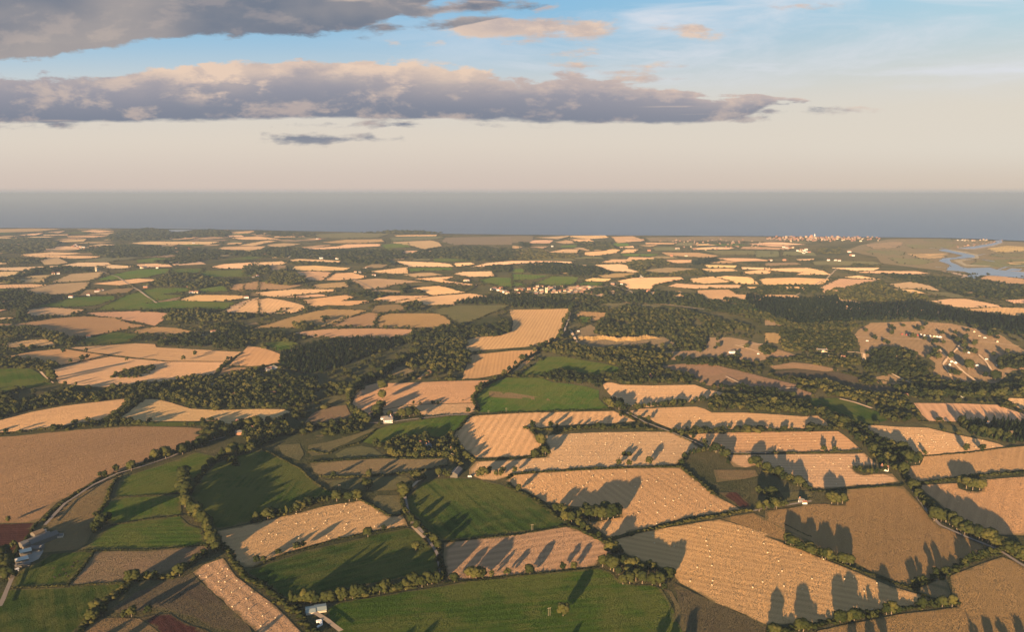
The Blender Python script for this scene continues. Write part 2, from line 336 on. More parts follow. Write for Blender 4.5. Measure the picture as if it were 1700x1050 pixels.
# ------------------------------------------------------------------ fields, paths and water draped over the ground
def inside(poly, X, Y):
    r = np.zeros(X.shape, bool); n = len(poly)
    for i in range(n):
        x0, y0 = poly[i]; x1, y1 = poly[(i + 1) % n]
        if y0 == y1: continue
        r ^= ((y0 > Y) != (y1 > Y)) & (X < (x1 - x0) * (Y - y0) / (y1 - y0) + x0)
    return r
NLAY = [0]
def drape(name, poly, m, color=None, angle=None, extra=0.0):
    NLAY[0] += 1
    A = np.array(poly); d = float(np.hypot(A[:, 0], A[:, 1]).min()); step = max(14, d * .02)
    b = []
    for i in range(len(poly)):
        p, q = A[i], A[(i + 1) % len(poly)]; L = float(np.hypot(*(q - p))); k = max(1, int(math.ceil(L / step)))
        for j in range(k):
            w = p + (q - p) * (j / k); amp = 0 if j == 0 else min(1.2, L * .006)
            b.append(tuple(w + RNG.normal(0, amp, 2) * (1 if j else 0)))
    x0, y0 = A.min(0); x1, y1 = A.max(0); X, Y = np.meshgrid(np.arange(x0, x1, step), np.arange(y0, y1, step)); X, Y = X.ravel(), Y.ravel()
    k = inside(b, X, Y); pin = np.column_stack([X[k], Y[k]])
    vin = [Vector(p) for p in b] + [Vector(p) for p in pin]
    vs, es, fs, *_ = delaunay_2d_cdt(vin, [], [list(range(len(b)))], 1, 1e-3)
    V = np.array([tuple(v) for v in vs]); dd = np.hypot(V[:, 0], V[:, 1])
    z = relief(V[:, 0], V[:, 1]) + .18 + NLAY[0] * .005 + (dd / 1000) ** 2 * .03 + extra
    fs = [f if sum((V[f[i], 0] * V[f[(i + 1) % 3], 1] - V[f[(i + 1) % 3], 0] * V[f[i], 1]) for i in range(3)) > 0 else f[::-1] for f in fs]
    me = tri_mesh(name, np.column_stack([V, z]), np.array(fs), m); me.polygons.foreach_set('use_smooth', [True] * len(me.polygons))
    if angle is None:
        e = [(float(np.hypot(*(A[(i + 1) % len(A)] - A[i]))), A[(i + 1) % len(A)] - A[i]) for i in range(len(A))]
        w = max(e, key=lambda t: t[0])[1]; angle = math.atan2(w[1], w[0])
    ca, sa = math.cos(angle), math.sin(angle)
    if step < 24:                       # grassy headland along the edge
        edge = {(round(p[0], 2), round(p[1], 2)) for p in b}
        me.attributes.new('rim', 'FLOAT', 'POINT').data.foreach_set('value', np.array([1.0 if (round(q[0], 2), round(q[1], 2)) in edge else 0.0 for q in V], np.float32))
    uv = me.uv_layers.new(name='UVMap'); li = np.empty(len(me.loops), np.int32); me.loops.foreach_get('vertex_index', li)
    co = np.empty(len(me.vertices) * 3, np.float32); me.vertices.foreach_get('co', co); co = co.reshape(-1, 3)[li]
    uv.data.foreach_set('uv', np.column_stack([co[:, 0] * ca + co[:, 1] * sa, -co[:, 0] * sa + co[:, 1] * ca]).astype(np.float32).ravel())
    o = link(name, me, kind='structure')
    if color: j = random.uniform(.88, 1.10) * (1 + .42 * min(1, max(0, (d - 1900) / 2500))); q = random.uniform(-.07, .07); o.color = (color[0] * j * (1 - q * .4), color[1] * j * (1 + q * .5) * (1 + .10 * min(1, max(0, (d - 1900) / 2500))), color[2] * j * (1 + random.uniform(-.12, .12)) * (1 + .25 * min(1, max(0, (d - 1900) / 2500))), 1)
    return o
KIND = {  # letter: object name, material, base colour
 'W': ('stubble_field', 'stubble', (.42, .245, .11)), 'T': ('stubble_field', 'stubble', (.345, .20, .095)), 'B': ('brown_field', 'tan', (.205, .124, .056)),
 'P': ('pasture', 'pasture', (.150, .098, .048)), 'G': ('green_field', 'grass', (.038, .066, .008)), 'D': ('green_field', 'grass', (.025, .044, .007)),
 'O': ('pasture', 'pasture', (.075, .068, .028)), 'R': ('ploughed_field', 'plough', (.045, .018, .014)), 'K': ('rough_field', 'pasture', (.062, .046, .027)),
 'Q': ('dry_grassland', 'pasture', (.22, .130, .068)), 'M': ('marsh', 'pasture', (.092, .067, .036)), 'E': ('brown_field', 'tan', (.20, .123, .050)),
 'S': ('sand_pit', 'sand', None), 'C': ('farmyard', 'concrete', None), 'V': ('river', 'river', None)}
FIELDS = open_fields = []
def field(k, s, angle=None):
    n, m, c = KIND[k]
    if '~' in s:                        # the way the machine drove
        s, w = s.split('~'); w = land(w); angle = math.atan2(w[1][1] - w[0][1], w[1][0] - w[0][0])
    p = land(s)
    x0, y0 = p[0]
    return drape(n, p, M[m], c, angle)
FIELD_DATA = '''
B C0 -600,-40 B0 -700,690 0,645 100,640 400,610 700,585 900,578 1200,584 1330,592 1270,612 1262,625 1300,634 1430,640 1350,662 1250,690 1150,728 1030,775 900,820 760,880 640,905 C0 560,105 460,165 370,215 290,290 240,345 0,350 -700,370 ~ B0 100,950 700,780
R C0 -700,372 0,356 232,348 190,420 120,500 60,575 0,590 -700,610
P C0 790,35 720,105 690,190 650,240 610,300 600,400 560,480 500,520 390,530 280,540 270,470 330,420 400,405 320,390 300,360 400,240 520,150 640,85
G B0 880,880 1130,800 1260,745 1380,770 1420,790 1330,860 1270,910 1200,960 1160,1000 C0 1090,160 960,168 760,178 740,165 770,80 800,45
G C0 740,185 960,175 1160,160 1165,210 1170,290 1000,310 830,338 720,358 640,300 660,250 700,210
G C0 720,370 800,348 950,325 1160,305 1220,360 1300,385 1320,440 1335,485 1180,500 960,515 700,520 540,520 590,470 640,410
P C0 610,532 940,530 1160,508 1330,495 1345,530 1290,560 1240,590 1180,610 1120,650 1060,700 920,690 850,700 800,725 640,740 450,750 520,660 600,545
D C0 250,600 330,550 540,532 600,540 520,640 430,745 250,760 80,765 70,740 100,680 160,640
D C0 -500,820 0,800 80,775 440,762 850,737 830,760 740,790 680,830 600,880 570,950 530,1000 480,1050 400,1300 -600,1400
K C0 730,890 850,810 980,755 1080,710 1170,700 1240,672 1395,822 1520,930 1610,1022 1640,1080 1500,1045 1350,1020 1280,970 1150,930 1000,900 850,930 760,930 720,910
T C0 1245,668 1310,620 1440,575 1520,690 C1 -73,720 30,800 150,890 240,980 340,1080 480,1220 C0 1780,1190 1620,1020 1400,820
P C0 590,1000 650,965 760,960 900,965 1000,1030 1080,1100 1200,1300 500,1300 520,1060
R C0 905,962 1000,940 1100,935 1150,970 1230,1010 1330,1040 1420,1100 1480,1250 1200,1250 1090,1100 1010,1030
C C0 300,385 250,395 190,480 140,560 100,610 110,640 180,615 250,580 280,530 270,500 340,430 300,400
D B0 1640,740 1520,775 1400,815 1310,900 1250,975 C0 1235,180 1240,250 1290,300 1345,330 1370,385 1395,395 C1 0,340 100,310 280,250 400,215 430,190 590,150 B1 560,1000 470,985 420,955 370,910 310,850 230,810 150,770 100,733 60,725 20,738
T C0 1395,400 1420,440 1440,480 1500,530 1520,590 1570,635 1640,632 C1 0,632 80,595 200,545 350,500 500,460 650,425 800,395 1000,368 985,330 965,300 880,305 820,270 760,230 690,202 640,212 440,243 280,287 100,327 0,352
D C1 0,642 150,595 350,525 600,470 850,410 1000,380 1040,392 1100,450 1130,480 1180,530 1200,580 1220,640 1150,685 1000,690 900,720 750,740 640,760 530,790 400,820 330,850 230,850 160,800 80,740 0,690 -80,642
D C1 990,190 1030,150 1100,90 1160,65 1300,58 1400,62 1500,75 1600,100 C2 0,130 120,180 220,250 300,310 348,358 200,388 0,413 C1 1500,433 1300,458 1220,463 1150,430 1100,370 1060,310 1000,280 985,250
T C1 1235,477 1300,470 1500,444 1640,434 C2 0,427 200,397 350,372 420,390 500,430 580,460 620,500 645,550 600,575 560,590 540,625 440,635 380,640 250,660 160,670 80,675 0,685 C1 1500,700 1350,715 1270,720 1240,640 1230,550
G C1 1600,708 C2 0,692 200,677 400,652 560,642 640,665 700,730 800,750 900,750 960,770 1000,830 1040,900 1060,980 1110,1060 1150,1250 C1 350,1330 520,1100 540,1040 490,960 480,900 560,860 700,840 850,815 1000,790 1200,760 1350,730 ~ C2 0,850 600,800
P C2 965,770 1010,800 1050,880 1055,960 1105,1050 1140,1050 1090,950 1075,870 1030,790
O C1 800,170 960,170 965,290 880,300 830,260 760,210
O C1 460,72 640,62 850,52 990,45 1060,90 1000,130 800,140 600,130 500,110
P B1 370,815 600,800 820,785 1000,790 1260,785 1250,830 1150,850 950,880 750,895 560,905 440,900 390,870
O B1 360,700 480,680 660,630 780,590 800,600 700,640 600,690 520,720 470,760 380,770 350,740
O B1 530,760 600,720 700,705 780,720 820,750 850,770 700,785 560,790
O B1 160,700 300,690 330,760 300,800 240,780 190,760
G B1 710,680 800,600 870,575 950,560 1100,535 1250,515 1380,505 1393,515 1330,590 1260,638 1200,645 1050,655 960,660 850,680 760,690
P B1 330,560 380,500 450,460 600,440 630,500 660,530 560,545 460,545 410,570
O B1 420,420 500,390 620,370 610,410 560,430 480,440
T B1 640,440 660,380 720,320 810,295 900,300 1050,295 1300,285 1525,280 1450,320 1420,380 1440,425 1200,432 1000,437 830,475 760,530 700,490 650,465
T B1 835,478 1000,441 1200,436 1440,430 1430,480 1380,500 1250,505 1120,515 1090,500 1040,460 980,480 900,500 835,520
W B1 1290,640 1395,512 1560,502 B2 0,493 330,485 655,478 720,505 800,545 640,560 440,566 250,582 110,590 120,605 150,640 190,700 140,740 120,770 0,778 B1 1450,785 1380,735 1320,690
W B2 180,640 360,625 600,615 960,612 1010,612 1150,672 1250,738 1180,742 1100,785 1060,825 930,832 700,838 400,852 200,868 40,888 B1 1640,905 1560,930 1480,925 1395,890 1395,855 1440,805 1560,800 1672,795 B2 100,788 222,780 245,720 205,655
W C2 0,40 200,20 500,4 800,-8 1090,-10 1130,25 1230,105 1330,180 1480,260 1350,282 1150,308 1000,345 880,378 740,410 640,452 590,420 500,350 600,330 700,310 690,275 420,245 300,225 220,215 150,175 90,140 0,105 -40,80 ~ C2 800,50 1000,180
W B2 760,480 830,465 1000,458 1190,452 1240,465 1290,490 1500,490 B3 0,498 110,505 250,515 340,510 380,540 420,575 455,585 300,592 0,592 B2 1500,596 1200,598 1100,603 1040,598 980,575 920,550 880,525 800,510
W B2 1140,635 1240,625 1400,620 1672,615 B3 200,613 470,610 540,660 620,730 600,735 350,740 200,743 0,743 B2 1600,748 1390,750 1320,730 1220,680 1150,650
W B2 1380,762 1672,760 B3 200,757 560,755 640,750 700,800 730,830 620,838 570,838 560,850 590,880 640,895 700,885 820,885 865,935 750,955 600,960 400,983 300,978 250,940 200,925 120,880 0,845 B2 1600,830 1500,845 1430,840 1400,800
W B3 585,578 720,572 850,582 1050,588 1200,625 1400,665 1500,690 1550,710 1450,722 1300,742 1000,767 930,730 850,690 780,680 700,640 640,620
W B3 960,428 1200,430 1500,440 1580,470 1690,505 1690,560 1500,550 1200,548 1060,545 1010,500
W B3 1560,395 1690,400 1900,410 1900,520 1690,490 1640,460 1580,430
T B3 840,840 1000,830 1020,795 1000,777 1200,757 1400,737 1690,705 1950,680 1950,840 1690,858 1500,878 1250,903 1050,933 960,943 920,920 900,870
T C3 990,105 1240,90 1250,125 1300,140 1370,148 1400,140 1400,100 1390,70 1550,58 1690,48 1950,30 1950,440 1690,430 1500,425 1350,390 1310,360 1200,320 1180,280 1100,200 1030,150
E C3 0,270 140,255 300,225 400,225 430,232 520,232 530,132 700,117 890,110 930,150 1000,230 1070,320 1150,380 1250,420 1400,490 1420,520 1380,550 1280,590 1250,630 1150,660 1060,720 980,757 930,758 700,670 570,600 520,555 400,530 300,480 200,440 0,330
E C2 1350,322 1450,300 1555,282 1640,320 C3 0,327 130,385 320,475 130,465 0,432 C2 1450,352
W C2 650,460 760,422 900,397 1100,362 1340,324 1450,356 1672,422 C3 0,432 150,490 400,590 600,670 800,755 1000,812 1080,840 1000,858 990,885 800,925 740,917 600,947 430,972 300,1005 200,998 0,1015 C2 1500,940 1300,860 1200,800 1080,735 1045,690 1000,650 900,620 820,590 720,540 ~ C2 1000,500 1600,610
K C2 1045,735 1180,803 1400,903 1672,1018 C3 0,1018 100,1050 100,1250 C2 1150,1250 1130,1050 1090,950 1070,850
E C3 340,1045 600,992 900,935 1240,895 1245,855 1215,835 1195,690 1300,652 1400,612 1530,567 1600,592 1690,645 1950,760 1950,1350 150,1350
E C3 1000,768 1175,692 1200,830 1085,833 1000,800
R C2 1335,152 1450,150 1540,230 1545,270 1482,257 1400,200
P B2 1300,860 1570,860 1590,900 1500,920 1320,940
O C3 100,150 300,140 300,215 150,235
O B3 1000,560 1180,570 1400,610 1520,680 1400,658 1200,615 1050,582
G B2 40,250 110,200 180,150 230,130 330,128 430,145 600,175 720,205 740,228 640,238 560,248 400,225 300,228 220,235 180,258 60,260
G B2 0,265 190,265 260,295 350,302 480,322 560,345 560,400 600,440 640,465 400,473 200,478 0,486 B1 1560,488 1450,486 1445,450 1430,400 1470,340 1560,290 1640,262
P B2 -150,350 0,362 150,387 290,402 270,414 100,404 -150,388
W B2 585,300 640,295 700,310 900,315 1180,310 1260,340 1420,375 1300,390 1220,410 1100,425 980,440 880,455 790,450 730,435 660,420 640,380 600,340
Q B2 960,190 1100,175 1280,175 1450,215 1672,272 B3 60,275 240,320 200,330 330,375 150,385 B2 1672,375 1500,350 1350,330 1250,310 1120,260
Q A2 900,960 1050,950 1250,940 1270,860 1400,858 1520,880 1672,920 1690,990 1640,1000 1600,1010 1500,1025 1450,985 1300,985 1200,990 1050,1005 950,990
T S 846,515 946,513 940,525 930,550 925,562 905,572 870,577 800,582 775,585 772,567 790,561 830,558 850,550 852,535
T B1 1405,118 1672,90 B2 165,85 140,135 60,200 0,235 B1 1600,240 1480,265 1350,275 1380,190
T B1 1060,270 1130,215 1180,215 1080,275
P B1 880,240 930,195 980,195 1040,220 1000,250 940,255
P A2 400,820 440,800 500,770 540,790 560,840 700,860 980,855 1060,900 1070,925 960,930 880,890 840,910 690,920 560,935 470,920 420,900 380,850
B A2 400,720 440,690 620,700 640,740 500,760 510,725 440,725
G A2 430,727 518,727 500,765 440,765
Q A3 680,765 1000,755 1200,770 1350,800 1500,830 1600,900 1690,950 1900,970 B3 1900,230 1690,212 1600,217 1500,300 1200,295 1080,255 1100,170 1050,130 620,130 600,20 A3 570,850 600,815
B A3 0,830 60,830 120,840 100,900 0,890
Q A3 0,740 160,760 140,785 0,780
Q A3 0,905 140,960 120,1000 0,1000
Q B3 0,60 130,95 200,120 60,140 0,110
Q B3 30,190 180,165 330,180 480,215 400,225 200,205 60,210
Q B3 700,265 800,240 920,290 840,310 730,300
K B3 60,225 200,210 480,230 620,270 600,295 400,290 250,260 60,265
K B3 480,300 700,315 900,320 1100,300 1240,300 1250,318 1000,325 830,350 700,370 520,340
D B3 170,405 300,400 450,395 560,415 680,470 760,490 790,540 690,565 600,570 480,510 380,470 280,430
T B0 -300,150 0,140 200,97 400,77 560,102 710,122 560,152 400,183 330,170 200,150 90,132 0,147 -300,170
T B0 440,70 700,55 880,42 1000,48 1010,68 1280,82 1560,98 1470,158 1075,156 750,120 580,100
W B0 325,215 520,165 715,127 900,145 1075,162 1470,162 1415,205 1375,258 1200,265 1040,290 850,310 650,325 470,310 380,300 350,250
T B0 1480,185 1560,105 1600,60 B1 60,70 190,118 175,165 100,180 0,190
B B0 1410,250 1440,200 1672,195 1660,215 1550,240
G B0 -300,225 -50,210 100,203 200,205 260,240 340,305 250,320 100,345 0,365 -300,380
W B0 -400,600 -50,553 100,515 200,488 400,450 600,425 830,400 800,430 740,480 690,530 600,545 450,565 300,595 100,612 -400,650
W B0 740,545 830,490 900,430 940,405 1020,405 1100,425 1230,465 1400,475 1672,467 B1 100,468 200,470 240,485 200,520 100,545 0,560 B0 1410,565 1400,545 920,545 850,540
D B0 830,565 900,550 1410,550 1390,572 1000,580
B A0 -200,760 0,770 100,775 350,735 550,722 750,735 850,770 960,785 850,800 700,830 550,855 420,850 320,830 250,800 -200,800
T A0 530,700 700,695 900,688 1100,705 1060,740 1000,785 900,760 760,740 600,715
G A0 220,660 480,600 740,590 740,615 600,655 420,665
G A0 610,685 700,640 780,600 860,570 1000,540 1220,540 1230,560 1050,580 1200,590 1150,620 1520,635 1440,690 1300,670 900,680
G A0 620,490 720,455 900,420 1100,415 1080,440 950,470 800,485
D A0 1105,415 1300,415 1310,440 1100,443
D A0 1290,430 1660,420 1660,465 1300,470
G A0 1280,545 1440,525 1480,560 1300,570
D A0 480,890 600,850 750,825 900,840 820,890 720,905 540,910
G A0 880,360 1000,345 1150,350 1000,375 890,375
B A0 320,505 450,450 680,435 640,470 580,490 450,500
B A0 150,475 200,460 340,455 300,480
B A0 130,560 330,515 580,500 560,540 450,580 200,580
W A0 -200,522 0,520 200,515 320,518 250,535 130,540 -200,550
W A0 -100,620 225,618 180,640 0,648 -100,650
W A0 -100,735 100,728 60,745 -100,747
T A0 170,680 300,665 550,680 450,720 180,720
W A0 -200,415 300,400 400,395 500,375 700,375 720,390 640,400 420,405 200,430 -200,428
W A0 -200,436 190,435 60,465 -200,475
W A0 660,400 720,390 870,400 800,415 700,415
W A0 120,325 330,308 520,315 450,325 200,335
W A0 110,335 380,330 650,335 620,345 480,350 390,345
W A0 1360,405 1450,385 1672,372 A1 60,363 0,400 A0 1600,415 1450,415
B A0 1480,545 1500,520 1672,495 1672,550 1550,560
W A0 1140,620 1250,585 1580,588 1580,605 1450,625 1250,625
T A0 1420,695 1550,630 1672,600 1672,705
P A0 1600,575 1672,560 1672,590 1620,590
B A0 840,820 1000,790 1150,800 1300,830 1100,840 900,835
P A0 1560,780 1650,760 1672,770 1600,785
P A0 950,640 1200,590 1150,620
T A0 10,905 150,880 300,870 360,905 300,925 60,925
W A0 820,252 950,240 1200,240 1420,240 1350,258 1000,260
T A0 560,270 650,255 750,260 640,272
W A0 120,200 200,190 280,185 230,200
W A0 -100,216 110,215 100,222 -100,224
T A0 300,180 420,172 380,185
W A0 520,175 600,165 740,172 640,182
T A0 430,205 600,200 700,205 600,215 440,212
W A0 1490,215 1672,206 A1 180,225 60,228 A0 1550,227
T A0 1540,265 1672,240 A1 100,232 160,236 60,255 0,268
B A0 1350,170 1480,165 1440,178
T A0 1450,182 1672,168 1672,182 1500,192
B A0 -200,165 200,156 400,158 250,175 -200,187
T A0 380,235 560,222 540,240 400,245
T A0 230,285 420,270 640,280 500,292 300,295
B A0 700,180 820,185 700,200 560,192
P A0 480,160 700,157 730,162 520,166
B A1 90,260 200,250 310,255 200,275 100,275
B A1 440,245 600,228 830,225 850,240 700,250 500,250
W A1 320,285 550,270 600,258 830,255 820,270 640,280 400,292
G A1 820,260 1000,250 1020,275 850,285
B A1 880,245 1150,232 1200,245 1220,270 1100,290 1030,270
W A1 910,200 1010,198 1190,197 1180,204 930,206
O A1 400,195 640,182 880,190 800,215 560,220 420,215
O A1 880,215 1100,206 1240,210 1160,226 900,238
M A1 1240,215 1672,205 1672,260 1300,262 1220,240
P A1 1250,285 1500,270 1500,280 1300,292
W A1 0,376 190,367 290,352 560,365 580,378 250,368 180,390 0,400
W A1 270,400 400,395 630,410 600,425 430,430 250,420
T A1 240,440 360,430 510,440 450,490 370,490 300,470
W A1 460,490 530,445 640,440 740,465 700,480 560,490
W A1 740,435 900,415 1000,405 1000,445 880,450
W A1 920,365 1190,375 1280,385 1300,403 1000,403 960,385
W A1 1290,380 1400,375 1440,385 1350,400 1310,400
W A1 1400,405 1500,380 1672,365 A2 200,365 400,370 380,380 100,379 A1 1500,402
G A1 1000,412 1280,407 1290,425 1000,435
W A1 1290,450 1350,435 1540,432 1560,465 1400,468
W A1 1040,480 1300,465 1230,490 1480,525 1330,520 1200,500
G A1 1460,490 1540,470 1672,475 1672,540 1500,510
B A1 630,490 800,478 1000,490 1100,500 900,520 860,540 720,548 680,520
B A1 380,520 600,500 620,535 400,545
B A1 -60,510 90,500 180,520 330,520 200,550 -60,555
B A1 700,565 850,550 960,560 940,580 760,575
W A1 10,570 250,548 520,548 540,560 400,575 150,600 60,590
W A1 180,600 420,580 510,590 300,605
W A1 -20,620 100,605 200,620 300,645 360,665 270,700 200,712 -120,700
D A1 120,710 200,672 230,670 180,710
W A1 310,620 600,585 660,600 580,625 740,620 750,635 620,655 480,650 400,665
W A1 770,620 850,590 1140,590 1050,610 880,630
W A1 1020,540 1200,525 1380,570 1250,580 1150,590 1100,560
W A1 870,635 1000,610 1200,590 1400,575 1520,595 1300,630 1300,650 1130,650
B A1 0,800 200,740 400,690 500,677 740,685 620,730 560,760 500,790 300,800
B A1 470,790 600,735 750,700 810,705 790,755 780,795
B A1 792,795 805,742 850,705 1200,705 1260,740 1300,775 1150,800
T A1 260,830 500,805 800,802 1040,807 1000,850 850,870 600,865 400,860
O A1 1100,690 1300,655 1672,650 1500,720 1350,780 1250,720
G A1 50,895 250,880 290,900 240,940 150,945
P A1 210,950 300,925 300,945 260,960
W A2 460,490 520,475 640,480 620,498 480,498
W A2 530,390 700,385 750,395 750,415 820,435 780,440 640,430
T A2 570,375 640,355 740,355 760,340 930,345 900,362 700,378
W A2 680,495 780,475 1090,470 1110,485 1000,500 920,520 900,548 740,545 720,515
W A2 1000,530 1060,510 1200,520 1480,520 1480,540 1150,545
W A2 1140,480 1300,465 1420,500 1250,515 1170,505
W A2 1310,470 1380,462 1540,470 1600,515 1450,515 1400,490
T A2 1595,485 A3 0,478 200,473 430,482 370,518 0,520
T A2 1180,555 1400,550 1450,580 1672,600 1540,635 1250,615
T A2 970,360 1160,358 1180,375 1050,380
W A2 1240,390 1450,395 1440,410 1260,410
T A2 1210,415 1420,415 1460,430 1280,438
W A2 1470,405 1672,410 1672,420 1490,420
W A2 1490,435 1600,422 1672,430 1672,448 1500,450
P A2 820,430 1000,408 1200,415 1220,440 1000,448
G A2 0,420 80,415 80,440 0,440
G A2 0,450 250,460 130,485 0,490
G A2 0,495 100,520 0,530
G A2 140,515 250,465 430,470 400,515 300,525
D A2 420,520 470,500 590,505 580,530
B A2 150,215 320,205 380,205 300,225
T A2 340,203 600,200 625,215 500,225 400,215
B A2 280,245 350,230 430,245 350,255
T A2 360,225 500,225 530,240 430,242
B A2 640,210 780,205 860,235 680,250
T A2 720,230 850,225 860,238 745,240
W A2 690,275 780,268 790,280 700,280
T A2 230,310 330,290 430,290 420,315
W A2 470,310 600,300 640,285 700,295 680,312 520,335 470,325
T A2 700,315 730,290 820,290 790,312
G A2 700,320 950,322 900,335 720,332
O A2 1220,300 1672,300 1672,325 1350,325
B A2 960,310 1200,312 1340,332 1300,345 1000,330
W A2 1150,285 1300,275 1440,280 1400,290 1200,292
B A2 820,265 950,260 900,275
B A2 0,265 70,275 40,285 0,285
B A2 110,275 240,270 200,285
M A2 0,200 140,205 130,240 0,250
M A2 860,215 1300,208 1672,212 A3 0,212 A3 200,230 A2 1672,240 1250,236 900,240
W A3 0,415 280,410 380,430 430,455 200,455 230,440 0,425
W A3 410,410 740,410 700,430 580,430
W A3 580,440 720,430 980,432 1065,448 900,455 700,445
W A3 510,470 600,460 750,485 600,480
T A3 340,550 480,480 750,490 650,510 540,540 390,580
B A3 800,515 950,500 1060,525 1130,560 950,545 850,545
P A3 730,585 860,575 1000,580 980,595 840,595 800,615
P A3 1010,580 1150,580 1130,588
T A3 1070,625 1200,610 1300,612 1500,650 1530,665 1300,670 1200,660
T A3 1280,680 1500,665 1690,672 1900,680 1900,725 1690,715 1600,720 1450,700
T A3 1550,620 1690,612 1690,640 1600,640
T A3 0,585 180,585 230,600 0,605
T A3 200,355 320,350 310,362 220,364
P A3 0,380 200,375 240,390 0,400
M A3 520,300 620,262 800,225 1100,222 1690,245 2100,252 2100,500 1690,470 1150,430 900,400 750,380 720,340
O A3 300,370 420,365 700,370 760,385 600,395 320,390
O A3 640,297 900,302 900,330 700,327
B A3 920,320 1200,318 1150,345 1000,355
O A3 -60,300 90,302 90,340 -60,342
B A3 1390,480 1420,462 1500,462 1690,485 2000,510 2000,540 1690,515 1550,510
O A3 900,262 1150,246 1240,262 1180,282 960,286
E A3 1430,285 1560,268 1690,275 1690,300 1500,312
O A3 1480,318 1690,312 1690,338 1560,345 1440,335
P A3 640,262 820,240 900,246 860,280 700,288
O A3 800,345 1000,352 1090,370 1000,392 860,384
E A3 1560,375 1690,372 1690,395 1600,398
O A3 1000,228 1200,224 1230,240 1080,244
O A3 1370,360 1690,350 2000,355 2000,420 1690,410 1450,405 1330,390
'''
for ln in FIELD_DATA.strip().splitlines():
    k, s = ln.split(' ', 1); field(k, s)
# more of the same patchwork, far off where single fields are only slivers
TAKEN = [np.array(land(ln[2:].split('~')[0])) for ln in FIELD_DATA.strip().splitlines()]
def clear_of(P):
    for f in TAKEN:
        if (f.min(0) > P.max(0)).any() or (f.max(0) < P.min(0)).any(): continue
        if inside([tuple(q) for q in f], P[:, 0], P[:, 1]).any() or inside([tuple(q) for q in P], f[:, 0], f[:, 1]).any(): return False
    return True
rf = random.Random(11); made = 0
for _ in range(9000):
    b = 386 + 130 * rf.random() ** 1.4; a = rf.uniform(-80, 1780)
    if b < np.interp(a, [p[0] for p in COAST], [p[1] for p in COAST]) + 4 or (a > 1330 and b < 470): continue
    x, y, _ = ground(a, b); w, h = rf.uniform(50, 170), rf.uniform(70, 300); t = rf.gauss(.1, .3); c, s_ = math.cos(t), math.sin(t)
    q = np.array([(-w, -h), (0, -h * rf.uniform(.8, 1.1)), (w, -h * rf.uniform(.7, 1.1)), (w * rf.uniform(.8, 1.2), h * rf.uniform(.7, 1)), (rf.uniform(-.3, .3) * w, h), (-w * rf.uniform(.8, 1.1), h * rf.uniform(.7, 1))])
    P = np.column_stack([q[:, 0] * c - q[:, 1] * s_ + x, q[:, 0] * s_ + q[:, 1] * c + y]); P2 = np.concatenate([P, P * .5 + P.mean(0) * .5, [P.mean(0)]])
    if not clear_of(P2[:]) or made > 460: continue
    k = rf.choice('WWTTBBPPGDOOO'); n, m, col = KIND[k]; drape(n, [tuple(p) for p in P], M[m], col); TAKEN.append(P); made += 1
for s in ('A3 1120,295 1150,292 1200,300 1280,315 1350,330 1355,345 1250,352 1190,360 1200,375 1250,395 1280,415 1450,410 1500,425 1672,440 2000,470 2000,510 1672,480 1500,465 1390,460 1340,490 1270,495 1330,450 1290,437 1170,427 1190,400 1210,405 1180,387 1120,367 1150,350 1230,345 1280,332 1200,314 1130,302',
          'A3 1550,430 1590,415 1660,420 1640,432', 'A3 1240,285 1350,273 1450,256 1500,245 1480,235 1530,230 1530,247 1470,266 1350,287', 'A0 1045,175 1100,165 1250,165 1180,175 1080,182'):
    drape('river', land(s), M['river'], extra=.4)
for s in ('A3 1100,288 1180,292 1290,308 1375,325 1380,350 1260,358 1215,364 1290,402 1450,402 1460,398 1300,390 1270,370 1340,352 1290,318 1180,298', 'A3 1130,430 1280,448 1330,470 1260,500 1230,490 1280,465', 'A3 1240,292 1350,280 1470,262 1530,240 1540,250 1480,272 1350,294', 'A3 1500,430 1560,436 1700,446 1700,440 1580,428'):
    drape('mudbank', land(s), M['pasture'], (.17, .125, .085), extra=.3)
def ribbon(name, s, w, m, extra=.3):
    P = [np.array(p) for p in land(s)]; L, Rr = [], []
    for i, p in enumerate(P):
        t = P[min(i + 1, len(P) - 1)] - P[max(i - 1, 0)]; t = t / np.hypot(*t); n = np.array([-t[1], t[0]]) * w / 2; L.append(p + n); Rr.append(p - n)
    return drape(name, [tuple(q) for q in L] + [tuple(q) for q in Rr[::-1]], m, extra=extra)
for s, w in (('A3 560,860 700,866 900,872 1300,882 1480,900 1640,920', 5), ('B3 1290,20 1230,90 1150,180 1200,260', 4), ('B3 1100,60 1160,120 1290,240 1360,290', 4), ('B3 520,100 590,104 640,112 640,160 700,200', 6),
             ('A2 1440,912 1540,940 1650,975', 6), ('A2 1470,912 1672,905', 5), ('B3 0,345 120,340 200,335', 5), ('B2 1380,260 1460,300 1560,330 1672,345', 4), ('B3 820,245 900,285 960,310', 4),
             ('A2 375,815 395,850 420,900 440,915', 8), ('B0 240,205 300,270 345,305', 3), ('B3 480,405 580,430 690,468', 6), ('B3 1380,120 1430,170 1460,220', 4),
             ('C1 1030,380 1105,455', 4), ('C1 400,940 480,990 570,1060', 5), ('B1 1100,930 1060,945 1020,985', 4)):
    ribbon('track', s, w, M['dust'])

